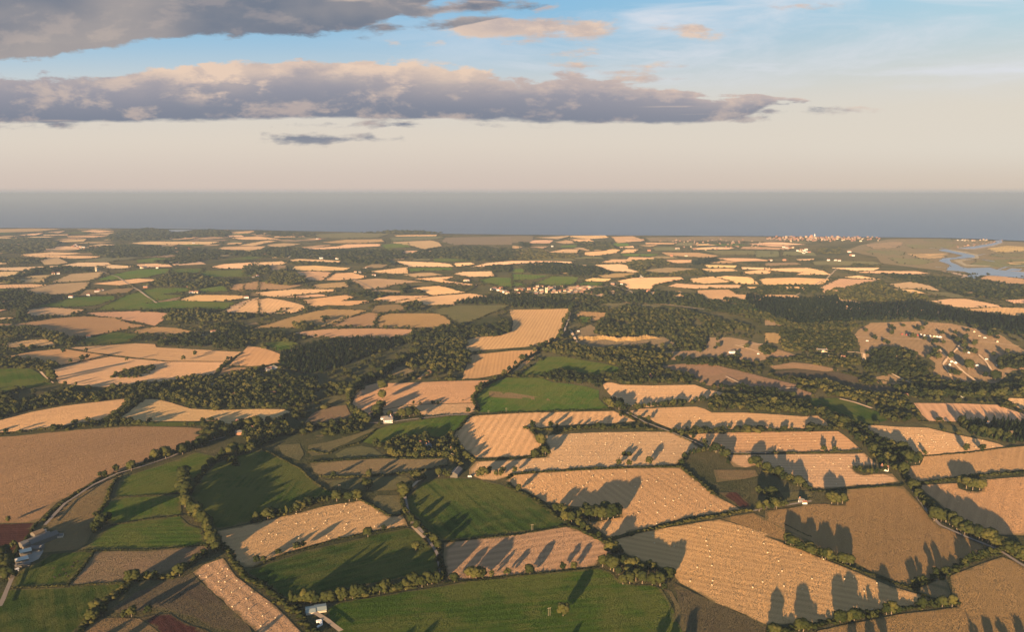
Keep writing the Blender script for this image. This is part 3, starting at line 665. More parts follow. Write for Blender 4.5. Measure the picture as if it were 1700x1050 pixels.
for s, w in (('B1 740,562 860,562 1000,542 1250,514 1397,508', 3.6), ('C1 965,120 990,230 1020,340 1110,430 1190,560 1215,680', 3.6), ('C0 110,640 60,760 0,900', 4), ('C0 290,372 420,232 600,112 760,36 B0 900,852 1100,786 1300,694 1450,655', 3.6),
             ('C3 885,5 945,130 1040,275 1130,372 1290,445 1490,525 1700,655', 4), ('B2 740,496 860,560 1000,612 1180,686 1290,742 1390,758 1672,758', 3.4), ('A0 640,430 760,470 900,560 1010,640', 6), ('A1 100,440 420,470 640,480 800,560', 6), ('A2 640,520 760,560 900,640 1240,680', 6),
             ('A2 0,570 250,568 520,545 680,510', 6), ('A2 380,690 360,760 330,840 210,940', 5), ('A3 0,590 200,590 400,480 460,420', 6), ('C2 1560,280 1672,250 C3 60,255 300,215', 4)):
    ribbon('lane', s, w, M['lane'])
for s, w in (('A3 1250,350 1320,362 1400,358 1480,372', 14), ('A3 1200,300 1130,280 1060,285', 10), ('A3 1300,415 1240,400 1180,412 1100,405', 12), ('A3 1500,425 1560,405 1690,400', 12), ('A3 1350,335 1420,322 1520,330', 10)):
    ribbon('creek', s, w, M['river'], extra=.35)
# ------------------------------------------------------------------ trees
from mathutils import noise as mnoise
def ico(sub=0):
    p = (1 + 5 ** .5) / 2
    v = np.array([(-1, p, 0), (1, p, 0), (-1, -p, 0), (1, -p, 0), (0, -1, p), (0, 1, p), (0, -1, -p), (0, 1, -p), (p, 0, -1), (p, 0, 1), (-p, 0, -1), (-p, 0, 1)], float)
    f = [(0, 11, 5), (0, 5, 1), (0, 1, 7), (0, 7, 10), (0, 10, 11), (1, 5, 9), (5, 11, 4), (11, 10, 2), (10, 7, 6), (7, 1, 8), (3, 9, 4), (3, 4, 2), (3, 2, 6), (3, 6, 8), (3, 8, 9), (4, 9, 5), (2, 4, 11), (6, 2, 10), (8, 6, 7), (9, 8, 1)]
    v /= np.linalg.norm(v[0])
    for _ in range(sub):
        v = list(map(tuple, v)); ix = {}; nf = []
        def mid(a, b):
            k = (min(a, b), max(a, b))
            if k not in ix:
                m = np.array(v[a]) + np.array(v[b]); v.append(tuple(m / np.linalg.norm(m))); ix[k] = len(v) - 1
            return ix[k]
        for a, b, c in f: ab, bc, ca = mid(a, b), mid(b, c), mid(c, a); nf += [(a, ab, ca), (b, bc, ab), (c, ca, bc), (ab, bc, ca)]
        f = nf; v = np.array(v)
    return np.array(v), np.array(f)
ICO = [ico(0), ico(1)]
def crown(rng, kind, nclump, sub, nleaf, leaf):
    """crown of a tree one unit tall: lumps of leaves inside, loose leaf sprays round them"""
    V, T, S, NR, k = [], [], [], [], 0
    cs = []
    if kind == 'needle':
        for i in range(nclump):
            q = i / max(1, nclump - 1); cs.append((rng.normal(0, .02), rng.normal(0, .02), .22 + .70 * q, .19 * (1 - q) ** .8 + .035, .20))
    elif kind == 'bush':
        for i in range(nclump): cs.append((rng.uniform(-.4, .4), rng.uniform(-.4, .4), rng.uniform(.25, .62), rng.uniform(.30, .48), .34))
    elif kind == 'tall':
        for i in range(nclump):
            q = (i + .5) / nclump; a = rng.uniform(0, 6.28); r = .10 * rng.uniform(.2, 1); cs.append((r * math.cos(a), r * math.sin(a), .28 + .56 * q, .16 * (1 - abs(q - .45)) + .04, .17))
    else:
        wide = rng.uniform(.85, 1.15)
        for i in range(nclump):
            a = i * 2.4 + rng.uniform(-.4, .4); q = (i + .5) / nclump; h = .34 + .50 * q; e = math.sqrt(max(.05, 1 - ((h - .5) / .46) ** 2))
            r = .27 * wide * e * rng.uniform(.55, 1.1) * (0 if i == nclump - 1 else 1); s = rng.uniform(.14, .23) * (1.15 if nclump < 7 else .9)
            cs.append((r * math.cos(a), r * math.sin(a), h, s, s * rng.uniform(.75, .95)))
    def out(p, c):
        a = p - np.asarray(c); a = a / (np.linalg.norm(a, axis=1)[:, None] + 1e-6); b = p - (0, 0, .42); b = b / (np.linalg.norm(b, axis=1)[:, None] + 1e-6); return a * .62 + b * .45
    for (x, y, z, rx, rz) in cs:
        v, f = ICO[sub]; v = v * (1 + rng.normal(0, .13, (len(v), 1))); q = rng.uniform(0, 6.28); c, s = math.cos(q), math.sin(q)
        v = np.column_stack([v[:, 0] * c - v[:, 1] * s, v[:, 0] * s + v[:, 1] * c, v[:, 2]]) * (rx, rx, rz) + (x, y, z)
        V.append(v); T.append(f + k); k += len(v); S.append(np.full(len(v), rng.normal(0, .10))); NR.append(out(v, (x, y, z)))
    n = len(cs); ci = rng.integers(0, n, nleaf); C = np.array(cs)[ci]
    d = rng.normal(0, 1, (nleaf, 3)); d /= np.linalg.norm(d, axis=1)[:, None]
    p = C[:, :3] + d * C[:, [3, 3, 4]] * rng.uniform(.85, 1.22, (nleaf, 1))
    sz = leaf * rng.uniform(.6, 1.5, (nleaf, 1, 1)); tri = p[:, None, :] + rng.normal(0, 1, (nleaf, 3, 3)) * sz * .62
    V.append(tri.reshape(-1, 3)); T.append(np.arange(nleaf * 3).reshape(-1, 3) + k); S.append(np.repeat(rng.normal(0, .15, nleaf), 3)); NR.append(np.repeat(out(p, C[:, :3]) + rng.normal(0, .22, (nleaf, 3)), 3, axis=0))
    return np.concatenate(V), np.concatenate(T), np.concatenate(S), np.concatenate(NR)
rg = np.random.default_rng(3)
LOD0 = {k: [crown(rg, k, c, 1, n, l) for _ in range(6)] for k, c, n, l in (('leaf', 15, 620, .042), ('needle', 8, 420, .035), ('tall', 9, 420, .034), ('bush', 4, 200, .10))}
LOD1 = {k: [crown(rg, k, c, 0, n, l) for _ in range(8)] for k, c, n, l in (('leaf', 8, 110, .06), ('needle', 5, 70, .05), ('tall', 6, 80, .05), ('bush', 2, 36, .16))}
LOD2 = {k: [crown(rg, k, c, 0, n, l) for _ in range(6)] for k, c, n, l in (('leaf', 4, 22, .10), ('needle', 4, 16, .08), ('tall', 4, 16, .08), ('bush', 1, 10, .2))}
MATK = {'leaf': 'leaf', 'needle': 'needle', 'tall': 'leaf', 'bush': 'hedge'}
def bake(name, items, m, kind=None):
    """items: (template, x, y, z, width scale, height scale, rnd) all grown into one mesh"""
    V, T, A, NR, k = [], [], [], [], 0
    for (tv, tf, ts, tn), x, y, z, sw, sh, rn in items:
        a = random.uniform(0, 6.283); c, s = math.cos(a), math.sin(a)
        v = np.column_stack([(tv[:, 0] * c - tv[:, 1] * s) * sw + x, (tv[:, 0] * s + tv[:, 1] * c) * sw + y, tv[:, 2] * sh + z])
        V.append(v.astype(np.float32)); T.append(tf + k); A.append((ts + rn).astype(np.float32)); k += len(v); NR.append(np.column_stack([tn[:, 0] * c - tn[:, 1] * s, tn[:, 0] * s + tn[:, 1] * c, tn[:, 2]]).astype(np.float32))
    return link(name, tri_mesh(name, np.concatenate(V), np.concatenate(T), m, np.concatenate(A), np.concatenate(NR)), kind=kind)
def zg(x, y): return float(relief(x, y))

TREES = []      # (share of the picture, x, y, height, kind, where it grows, rnd, width)
def plant(px, py, hpx, kind, desc, wide=1.0, rnd=None):
    x, y, z = ground(px, py); h = metres(hpx, x, y)
    TREES.append([hpx, x, y, h, kind, desc, random.random() if rnd is None else rnd, h * wide])
A_ = lambda c, x, y: (CROP[c][0] + x / 3.888, CROP[c][1] + y / 3.888)
POINTS = '''
leaf|round tree in the pale bale field right of the great green meadow|C1 848,400,42 742,440,62 555,458,24
leaf|round tree on the near edge of the slanting bale field above the dark meadow|C1 285,528,55 325,508,44 165,562,46 70,605,44 25,612,52
leaf|hedgerow tree on the crooked hedge between two dark meadows|C1 1050,528,62 1085,528,44 1200,595,45 1215,640,45 1060,390,60 1020,350,60 1140,460,55 1170,480,60 1195,520,60 985,290,45
leaf|oak with a clear trunk on the border of the shadow-striped stubble field|C1 1300,730,60 1400,705,72 1440,708,76 1480,705,64 1540,702,50 1645,690,52 | C2 115,680,64 328,658,56 400,656,56
leaf|round oak standing alone inside the great green meadow in front|C2 330,948,86
leaf|tree of the rounded copse at the corner of the great green meadow|C2 585,630,76 635,650,92 655,660,96 715,640,86 690,690,60 760,660,88 800,650,80 715,745,66 760,740,74 840,740,84 800,725,80 905,750,78 955,755,86 880,655,62 920,665,60 982,780,44 1000,715,80 1030,705,64 640,545,84 690,550,60 840,690,80 750,700,70
leaf|tree of the dark copse jutting into the big bale field|C2 285,275,58 310,275,55 345,300,62 340,340,70 385,345,74 425,330,66 450,320,72 500,325,92 540,318,84 580,326,86 620,326,80 655,318,96 680,300,80 600,280,70 480,290,70 430,375,60 460,395,60 490,405,44 560,445,44 380,300,50
leaf|young tree in the small round clump inside the brown field|C3 430,222,74 470,228,60 500,222,62 410,205,52 490,182,42 445,205,50 520,225,46
leaf|tree in the oval clump at the top of the right-hand stubble field|C3 1265,105,54 1300,125,66 1340,135,66 1385,135,66 1330,92,54 1365,85,46 1285,80,42 1320,115,50
leaf|pale thin tree at the meeting of the brown fields|C3 1100,692,52 1160,690,56 960,755,42 985,735,40 1020,730,40
leaf|small tree beside the dark red ploughed field|C0 92,520,52 52,342,32 30,600,90 50,650,90 10,700,110 60,720,80 -20,640,110
leaf|dark tree in the tight clump at the head of the lower green meadow|C0 690,350,62 655,385,74 622,402,60 640,360,60 670,330,40 610,420,40
leaf|tree on the rough hedge below the dry tan pasture|C0 838,728,68 875,722,64 1160,690,74 1130,700,50 625,940,86 665,950,60 600,980,70 850,955,60 800,965,50 960,935,50 1260,600,50 1320,570,50 1000,700,44 950,705,44
leaf|lone hedgerow tree along the big bare tan field|B0 40,630,36 750,878,52 848,865,62 1000,808,76 1070,790,76 680,905,40 648,908,34 945,820,36 1180,752,62 1120,770,40
leaf|round tree dotted in the broad wheat fields on the left|B0 410,107,33 530,154,34 565,144,31 455,168,22 557,100,28 820,158,28 1185,154,33 1260,124,35 1470,157,30 1430,208,32 1450,192,30 330,275,60 350,285,40 420,315,28 490,315,22 890,312,28 940,312,30 918,308,24
leaf|tree on the grassy strip between the two left stubble fields|B0 900,578,42 790,572,26 720,578,32 690,580,32 740,575,28 520,590,34 545,590,30 370,605,34 400,602,32 340,606,30
leaf|dark round tree in the shadow-streaked wheat field above the white farm|B1 836,405,62 838,350,76 848,452,38 820,475,64 800,510,76 1035,436,24 1210,422,13 1355,417,16 1390,497,42 780,530,50 810,520,50
leaf|big dark tree beside the white farmhouse|B1 1010,518,64 1060,520,54 960,522,58 1035,505,60 985,515,50 930,530,40
leaf|small tree on the valley pasture hedges|B1 750,908,52 520,908,42 1610,890,52 1600,905,46 1570,905,46 720,960,50 740,985,60 820,900,20
leaf|tree at the barn in the hollow|B1 1490,905,66 1520,895,56 1460,912,56 1200,905,60 1240,900,50 1260,915,50 1060,930,60 1100,935,50 1030,910,45 980,1040,90 1000,1000,60 960,1010,70
leaf|dark tree on the hedge among the right-centre bale fields|B2 250,588,46 130,592,54 185,705,82 150,785,62 215,768,62 200,700,46 690,833,46 755,840,46 885,830,56 880,548,42 820,538,34 765,518,34 1090,642,48 1245,702,46 1355,752,48 1170,662,32 1505,608,42 1200,612,30 1030,625,30 1285,725,24 1165,610,22
leaf|scrubby tree near the striped green slopes|B2 850,462,34 745,465,36 690,470,60 650,470,56 700,440,50 600,440,50 625,455,60 700,520,30 720,480,40 660,430,44
bush|dark bush alone in the middle of a bale field|B2 738,768,40
leaf|lone tree on the lane between two bale fields|B2 18,884,48 | C2 40,148,52
leaf|hedgerow tree on the thin hedges of the right-hand bale strips|B3 285,605,38 335,598,32 375,748,44 450,748,44 1295,742,46 1400,737,40 1030,768,34 105,604,26 170,604,24 60,748,20
leaf|round park tree with a long shadow on the dry pink grassland|A3 830,818,30 1240,905,46 1215,880,36 1300,872,34 1095,908,44 705,878,36 1000,822,22 1450,862,44 1480,855,40 1340,972,42 1120,945,30 650,830,30 | B3 1095,145,56 1120,150,44 1200,150,48 1315,218,64 1230,258,44 1250,255,36 1485,284,62 1420,270,40 1200,250,40 1150,50,30
'''
for ln in POINTS.strip().splitlines():
    kd, desc, s = ln.split('|', 2)
    for (a, b, h) in pts(s): plant(a, b, h, kd, desc, random.uniform(.9, 1.2))
ROWS = '''
leaf|tall tree of the avenue between the giant bale field and the brown field|22|52-66|C3 110,470 200,505 300,548 400,585 480,608 560,625
leaf|tree of the thick oak belt running down between the right-hand fields|44|50-84|C3 880,25 930,110 980,180 1060,270 1110,340 1180,345 1240,400 1330,430 1400,460 1500,500
leaf|tree of the dark hedge at the foot of the brown field|14|34-50|C3 1270,620 1340,590 1440,562 1530,540
leaf|bushy tree on the front hedge of the giant bale field|26|50-78|C3 1240,885 1120,892 1000,905 | C3 900,930 760,945 | C3 700,965 560,985 420,1010 | C3 330,1040 200,1050 | C3 90,1070 20,1080
leaf|tree in the leafy corner right of the brown field|16|50-80|C3 1500,505 1560,540 1620,575 1700,610
leaf|tree in the belt between the dark meadow and the great green meadow|34|60-88|C1 240,870 330,870 400,872 480,862 560,850 640,842 720,825 800,812 870,795 950,782 1030,765 1110,752 1230,722
leaf|tree in the row topping the slanting bale field|20|48-72|C1 -20,345 100,318 270,282 420,225 520,212 600,205 680,192
leaf|bush-headed tree on the lane down the left valley|34|56-86|C0 1190,60 1185,110 1200,170 1190,230 1225,280 1270,300 1310,350 1340,370 1355,430 1385,500 1400,540
leaf|dark tree of the line curving round the great hollow meadow|20|44-70|B1 -120,830 -200,790 -100,770 0,745 B0 1500,760 1420,790 1330,860 1260,960
leaf|tree of the hedge climbing to the dark strip of crop|22|40-64|B0 1150,760 1250,730 1330,690 1450,640 1550,600 1660,580
leaf|tree of the river-side row in the wooded valley|46|42-66|B1 1090,120 980,170 880,220 820,270 720,300 660,350 620,400 620,450 650,490 720,540 740,570
leaf|tree of the round row edging the striped green slopes|34|34-50|A2 390,660 370,720 330,780 320,850 240,910 170,950 100,1000 40,1040 B1 1640,245 1560,295 1480,330 1440,370 1425,400 1440,450
leaf|tree on the rough slope above the bale field|16|40-60|B2 1090,835 1130,790 1180,760 1240,745 1320,750 1390,790 1400,850
leaf|tree of the belt along the lower edge of the rough hollow|22|44-66|B3 -90,830 0,870 70,900 140,930 210,960 280,985
leaf|tree in the thicket round the little white cottage|26|44-66|C3 -50,150 -30,180 0,165 60,180 20,220 90,230 130,250 40,260 -40,270
leaf|tree standing about the white cottage among stubble|14|30-46|B3 570,850 600,880 680,890 740,880 800,850 850,870 880,900
leaf|tree of the dark belt between two bale fields|42|40-62|B3 480,560 540,600 590,660 660,700 700,760 760,800 820,820 900,800 960,810 1000,815 900,760 840,720 780,700
tall|slim poplar in the row behind the farm buildings|14|46-66|B3 880,800 920,810 960,815 1000,812
leaf|tree of the long belt below the estate houses|40|34-52|B3 -60,400 60,440 160,470 260,510 360,500 460,560
leaf|tree in the grove beside the pink barn|18|40-56|B3 1240,560 1300,590 1350,620 1420,640 1500,650 1580,670
leaf|tree of the screen above the pale field at far right|30|36-54|B3 830,350 960,370 1060,400 1180,390 1300,400 1420,395 1560,390 1680,385
leaf|hedge tree on the strip above the middle bale field|14|26-42|B2 280,600 400,612 470,600 560,590 640,600 780,590 880,600
leaf|hedge tree below the pale bale field under the quarry wood|14|34-50|B2 640,440 720,470 820,470 930,450 1040,450 1150,435 1240,420
'''
for ln in ROWS.strip().splitlines():
    kd, desc, n, hr, s = ln.split('|', 4); n = int(n); h0, h1 = (float(q) / 3.888 for q in hr.split('-'))
    for seg in s.split('|'):
        P = np.array(pts(seg)); L = np.hypot(*np.diff(P, axis=0).T); c = np.concatenate([[0], np.cumsum(L)]); tot = c[-1]
        k = n if '|' not in s else max(2, round(n * (len(seg) / len(s))))
        for i in range(k):
            t = (i + random.uniform(.15, .85)) / k * tot
            plant(np.interp(t, c, P[:, 0]) + random.gauss(0, 1.2), np.interp(t, c, P[:, 1]) + random.gauss(0, .9), (h0 + (h1 - h0) * random.uniform(-.35, 1.1)), kd if random.random() < .86 else 'tall', desc, random.uniform(.7, 1.4))
# trees just below the frame, whose evening shadows reach into the picture
for (a, b) in ((1640, 1118), (1665, 1112), (1690, 1110), (1720, 1105), (1075, 1120), (1095, 1125), (1125, 1122), (905, 1140), (1420, 1120), (1450, 1115), (1475, 1112), (20, 1120), (60, 1130), (100, 1128), (330, 1130), (620, 1150), (585, 1152)):
    x, y, z = ground(a, b); TREES.append([0, x, y, random.uniform(12, 16), 'leaf', '', random.random(), random.uniform(12, 16)])

# parkland trees on the dry grassland
for i in range(46):
    a, b = A_('A3', random.uniform(640, 1640), random.uniform(790, 1010)) if i < 34 else A_('A2', random.uniform(950, 1560), random.uniform(880, 980))
    plant(a, b, random.uniform(22, 44) / 3.888, 'leaf', 'rounded parkland tree on the dry grassland', random.uniform(.9, 1.3))
WOODS = '''
needle|dense dark conifer plantation with a ragged edge|11|B1 190,110 260,90 330,60 450,30 700,10 950,20 1000,40 940,60 830,90 740,130 640,160 560,200 430,230 330,240 200,200 170,140
leaf|bright broadleaf wood beside the shadowed fields|13|B1 980,170 1060,120 1160,90 1200,30 1380,20 1385,60 1310,90 1400,120 1400,190 1340,205 1200,215 1080,210 1000,200
leaf|broadleaf wood around the hamlet on the left|12|B1 0,290 170,220 250,270 400,280 410,330 600,310 680,310 640,360 420,380 390,420 240,480 180,460 0,460
leaf|leafy valley thicket below the tan pastures|11|B1 430,580 500,550 600,560 690,480 730,560 720,600 640,625 500,650 440,610
leaf|wooded garden of the thatched house|12|B1 760,690 830,700 950,660 1060,650 1200,640 1280,640 1350,730 1430,800 1400,850 1300,830 1250,780 1050,790 920,800 850,760 780,710
leaf|dark wood at the head of the hollow meadow|11|B1 -40,580 100,540 200,560 250,620 130,680 60,720 0,720 -60,650
leaf|long wood winding behind the left stubble fields|12|B0 0,470 200,420 380,390 440,350 600,330 840,330 1000,320 1250,260 1400,280 1550,230 1672,210 B1 60,440 B0 1672,460 1400,465 1230,450 1100,412 1020,390 940,382 860,396 600,415 430,430 200,480 0,540 -300,580 -300,500
leaf|small wood at the upper left of the wheat|11|B0 -200,170 60,140 180,150 360,180 380,200 300,230 240,200 100,195 -200,200
leaf|diagonal spinney splitting the two wheat fields|8|B0 700,525 760,470 840,420 930,380 1020,390 940,410 880,440 800,500 740,530
leaf|oval young plantation inside the wheat field|7|B0 700,268 760,230 850,205 980,187 1005,205 950,240 870,270
leaf|belt of wood at the left edge|12|A0 -100,795 200,795 350,840 480,870 440,920 350,900 280,860 150,850 -100,860
leaf|straggling village wood behind the wheat|11|A0 860,870 950,840 1050,870 1200,840 1370,830 1400,780 1550,790 1550,850 1672,830 A1 0,850 A0 1560,930 1400,940 1280,920 1010,920 1040,880 950,890
leaf|clump of dark trees above the reddish field|13|A0 1040,740 1130,700 1280,690 1380,720 1600,730 1560,760 1250,760 1100,755
needle|narrow plantation strip along the green fields|10|A0 900,690 1100,680 1420,680 1380,705 910,695
leaf|large tree group in the middle of the green fields|14|A0 930,530 1020,490 1080,450 1180,450 1280,460 1400,490 1470,480 1480,520 1250,550 1130,530
leaf|patchy wood by the left edge|12|A0 -100,590 100,560 220,580 380,600 250,650 150,700 220,750 100,760 130,690 60,680 -100,690
leaf|small far wood at the left edge|12|A0 -100,500 60,480 170,500 60,520
leaf|far belt of trees behind the church tower|13|A0 200,420 400,400 540,420 620,415 600,435 400,445 250,450 120,470 0,490
leaf|dark wooded hill on the shore|17|A0 680,210 800,172 950,156 1060,162 1120,182 1250,177 1330,163 1450,170 1490,190 1450,215 1250,215 1000,235 800,235 700,230
leaf|broad far forest at the left edge|14|A0 -200,235 150,220 300,225 380,255 340,290 200,310 -200,330
leaf|thin far wood at the left edge|12|A0 -100,350 300,350 250,370 100,385 -100,375
leaf|long far wood with hidden houses|13|A0 500,300 650,270 800,265 1000,270 1200,280 1350,290 1672,310 A1 100,335 A0 1672,340 1450,330 1200,340 1100,335 900,340 700,350 650,330
leaf|far wood over the dark green strips|12|A0 990,370 1150,345 1400,335 1450,345 1200,385 1050,390
leaf|wide far forest across the middle distance|15|A1 0,310 100,280 300,285 400,300 700,295 960,300 980,350 850,360 900,395 700,380 620,385 600,360 300,350 130,345 0,340
leaf|thin line of wood over the pale strips|11|A1 190,370 350,372 580,380 600,395 260,392
leaf|dome-shaped dark wood|15|A1 80,515 140,450 230,440 330,470 360,500 250,525 150,520
leaf|wood beside the dome-shaped wood|13|A1 -60,400 100,395 120,440 200,420 230,440 100,460 -60,460
leaf|far forest belt right of centre|15|A1 980,330 1150,290 1400,275 1672,290 A2 60,330 A1 1672,360 1450,370 1230,350 1050,355
leaf|tree belt along the brown fields|11|A1 640,570 900,577 830,605 740,610 600,575
leaf|tree clump between the wheat fields|13|A1 940,520 1020,530 1100,570 960,585
leaf|small square wood on the tan ridge|12|A1 260,760 300,760 420,790 350,810 270,810
leaf|single huge dark tree group on the ridge|15|A1 445,735 488,735 480,765 450,765
leaf|round dark wood beside the tan ridge|13|A1 960,650 1050,635 1100,650 1080,690 980,695
leaf|tree belt under the tan ridge|12|A1 -100,830 200,845 300,880 260,900 60,880 -60,880
leaf|long tree belt across the valley|13|A1 960,870 1070,850 1250,785 1350,785 1390,800 1560,780 1672,775 1672,830 1550,860 1400,850 1390,870 1300,890 1180,880 1000,900
needle|dark plantation blocks above the valley|13|A1 1310,640 1400,610 1672,590 A2 250,620 400,640 420,650 380,668 0,668 A1 1672,640 1500,645
leaf|wood at the end of the green fields|12|A1 1500,400 1600,395 1672,400 1672,440 1560,440
leaf|dark wood behind the central green fields|14|A2 80,410 120,385 300,380 450,400 560,420 650,450 560,465 300,455 120,450
leaf|village trees below the church|10|A2 0,585 400,585 550,540 700,540 720,600 700,640 450,650 400,610 0,625
leaf|broad wooded valley right of the village|14|A2 720,600 900,560 1000,570 1230,600 1260,640 1400,610 1540,640 1580,680 1400,680 1200,670 1000,650 740,640
leaf|great humped wood behind the sand quarry|14|A2 530,840 560,760 640,700 750,660 880,680 1100,690 1300,740 1500,790 1560,810 1400,840 1260,850 1240,930 1070,940 1050,880 1000,840 880,850 700,860 600,850
leaf|wooded slope below the sand quarry|13|A2 200,950 300,890 420,920 560,950 700,930 950,960 1040,1000 B2 960,180 800,210 600,170 430,130 250,110
leaf|wooded lane under the quarry|12|B2 700,200 870,210 940,200 1130,250 1200,290 1100,300 900,310 700,305 580,250 700,240
leaf|rounded spinney dividing the green slopes|11|B2 190,250 300,230 450,250 560,260 590,310 560,335 480,308 350,292 240,285
leaf|mixed wood on the bank above the bale strips|12|B2 1210,430 1300,400 1420,380 1672,395 B3 200,425 400,485 540,555 480,600 B3 380,502 250,505 100,495 B2 1500,480 1300,483 1230,450
leaf|dark hedge-wood below the dry slope|12|B2 1240,320 1400,345 1600,375 B3 60,400 200,395 180,385 B2 1600,340 1400,325
leaf|oak belt between the bale fields|12|B3 380,500 560,560 640,600 760,680 900,730 1000,790 1010,818 840,828 740,825 660,735 580,670 480,590
leaf|yellowish grove at the end of the dark meadow|12|B3 760,450 900,440 970,470 990,500 900,560 790,550 720,500
leaf|wood winding past the red-roofed house|13|B3 200,290 400,300 500,350 700,380 830,370 900,400 950,430 900,460 700,440 500,400 350,380
leaf|long wood above the pale field on the right|13|B3 830,340 1000,320 1300,310 1690,320 1900,330 1900,395 1690,385 1450,393 1400,400 1200,395 1050,400 950,400
needle|dark garden wood round the pink barn|11|B3 1240,540 1350,550 1500,550 1690,560 1850,570 1850,690 1580,690 1450,660 1320,630 1280,600
leaf|trees about the long cream house|12|B3 100,40 200,20 300,60 220,100 120,90
leaf|trees about the yellow house|12|B3 300,140 420,130 600,150 620,190 500,200 320,190
leaf|wood between the houses and the dry grassland|13|B3 640,110 800,80 1000,110 960,150 700,160
leaf|wood on the border of the dry grassland|13|B3 700,150 950,170 1070,250 950,270 850,240 640,230
leaf|dark clump at the right edge of the grassland|13|B3 1490,150 1600,130 1690,140 1850,150 1850,210 1690,210 1520,215
leaf|thin wood left of the estate houses|12|B3 -40,90 0,60 60,75 60,110 0,130
needle|great dark forest band across the right|14|A3 -130,590 0,605 200,612 450,602 500,640 830,645 980,620 1100,655 1250,690 1450,720 1690,740 1950,760 1950,880 1690,850 1560,838 1350,780 1200,755 900,740 680,750 560,752 450,765 200,780 0,710 -110,660
leaf|estate woods below the forest band|14|A3 -150,690 0,715 200,785 450,775 560,760 600,790 550,830 300,820 120,800 0,745 -120,740
leaf|scattered estate wood with glades|13|A3 100,810 300,825 550,835 600,900 560,950 200,930 100,880
leaf|open wood above the forest band|13|A3 400,560 550,540 750,500 800,550 1050,600 1050,610 900,640 500,620 400,590
leaf|marsh-side scrub wood|12|A3 750,450 1100,470 1300,485 1690,560 1900,570 1900,605 1690,605 1300,600 1060,520 860,490
leaf|riverside wood at the right edge|14|A3 1300,480 1550,520 1690,540 1900,550 1900,640 1690,610 1500,620 1350,590
leaf|dark wood under the pale fields|12|A2 1540,560 A3 0,530 330,522 380,570 200,580 0,582 A2 1600,600
leaf|small wood behind the red-roofed hamlet|13|A3 340,290 480,285 500,320 350,320
leaf|far line of trees on the marsh edge|11|A3 560,385 760,395 740,408 560,405
leaf|far wood behind the pale field|13|A2 740,370 900,360 960,355 1040,390 900,400 830,440 760,410
leaf|far wood strip beside the wheat|12|A2 830,440 1000,450 1220,420 1240,460 1100,465 860,470 700,480
leaf|far wood near the coast|14|A2 400,245 640,245 680,290 500,300 440,280
leaf|far trees left of the coast road|13|A2 50,250 120,250 120,275 60,278
leaf|low far wood on the shore|14|A1 680,186 900,170 1080,172 1250,188 1100,190 900,188
leaf|far hedged land by the shore|10|A1 0,170 240,175 420,190 300,215 180,210 0,190
needle|far plantation beside the pale strip|13|A2 1150,370 1300,345 1340,370 1180,395
leaf|far wood below the wide forest|12|A2 0,300 200,290 230,320 400,320 440,345 250,355 0,360
leaf|scrub round the fields left of the quarry|11|A2 440,660 640,670 700,650 560,690 470,690
leaf|tree belt right of the humped wood|12|A2 1250,680 1420,690 1672,705 1672,720 1400,705 1240,690
leaf|woodland belt below the dry brown field|11|A2 1050,1005 1200,990 1400,1000 1450,1040 1300,1050 1100,1040
'''
HEDGE_PATCH = []
for ln in WOODS.strip().splitlines():
    kd, desc, hgt, s = ln.split('|', 3); hgt = float(hgt); poly = land(s); A = np.array(poly)
    d = float(np.median(np.hypot(A[:, 0], A[:, 1]))); sp = max(9.5 if kd == 'leaf' else 7.0, d / 205)
    x0, y0 = A.min(0); x1, y1 = A.max(0); X, Y = np.meshgrid(np.arange(x0, x1, sp), np.arange(y0, y1, sp)); X, Y = X.ravel(), Y.ravel()
    X = X + RNG.uniform(-.48, .48, len(X)) * sp; Y = Y + RNG.uniform(-.48, .48, len(Y)) * sp
    glade = np.array([mnoise.noise(Vector((x / 75, y / 110, 4))) + .5 * mnoise.noise(Vector((x / 28, y / 40, 1))) for x, y in zip(X, Y)])
    k = inside(poly, X, Y) & (RNG.random(len(X)) < .93) & ((glade < .30) | (kd != 'leaf')); tone = random.gauss(0, .10)
    for x, y in zip(X[k], Y[k]):
        h = hgt * random.uniform(.62, 1.28); w = max(h * random.uniform(.9, 1.3), sp * 1.45) if kd == 'leaf' else max(h, sp * 2.0)
        D3 = math.hypot(x, y, CAM_Z); TREES.append([h * F / D3 * .92, x, y, h, kd, 'W' + desc, min(1, max(0, random.gauss(.45, .27) + tone)), w])
print('trees', len(TREES))

TREES.sort(key=lambda t: -t[0])
def in_frame(t):
    a, b = to_px(t[1], t[2], zg(t[1], t[2]) + t[3] * .5); return 0 < a < 1700 and b < 1048
one = [t for t in TREES if t[5] and t[5][0] != 'W' and in_frame(t)]
one += [t for t in TREES if t[5][:1] == 'W' and in_frame(t) and t[0] > 13]
one.sort(key=lambda t: -t[0]); one = one[:300]; ids = {id(t) for t in one}
rest = [t for t in TREES if id(t) not in ids]
def trunk_mesh(rng, kind):
    b = MB(); l = rng.normal(0, .015, 4)
    b.tube((0, 0, -.03), (l[0], l[1], .30), .030, .022, 7).tube((l[0], l[1], .29), (l[0] * 2, l[1] * 2, .62), .022, .010, 6)
    if kind == 'leaf':
        for i in range(4):
            a = i * 1.6 + rng.uniform(0, 1); b.tube((l[0], l[1], .26 + .05 * i), (math.cos(a) * .2, math.sin(a) * .2, .45 + .06 * i), .014, .005, 5)
    return b.mesh('trunk', M['bark'])
PROTO = {}
def proto_mesh(kind, i):
    if (kind, i) not in PROTO:
        v, t, s, nr = LOD0[kind][i]; PROTO[kind, i] = (tri_mesh('crown', v, t, M[MATK[kind]], s + .5, nr), trunk_mesh(rg, kind) if kind != 'bush' else None)
    return PROTO[kind, i]
def nth(i):
    return f"{i}{'th' if 10 <= i % 100 <= 20 else {1: 'st', 2: 'nd', 3: 'rd'}.get(i % 10, 'th')}"
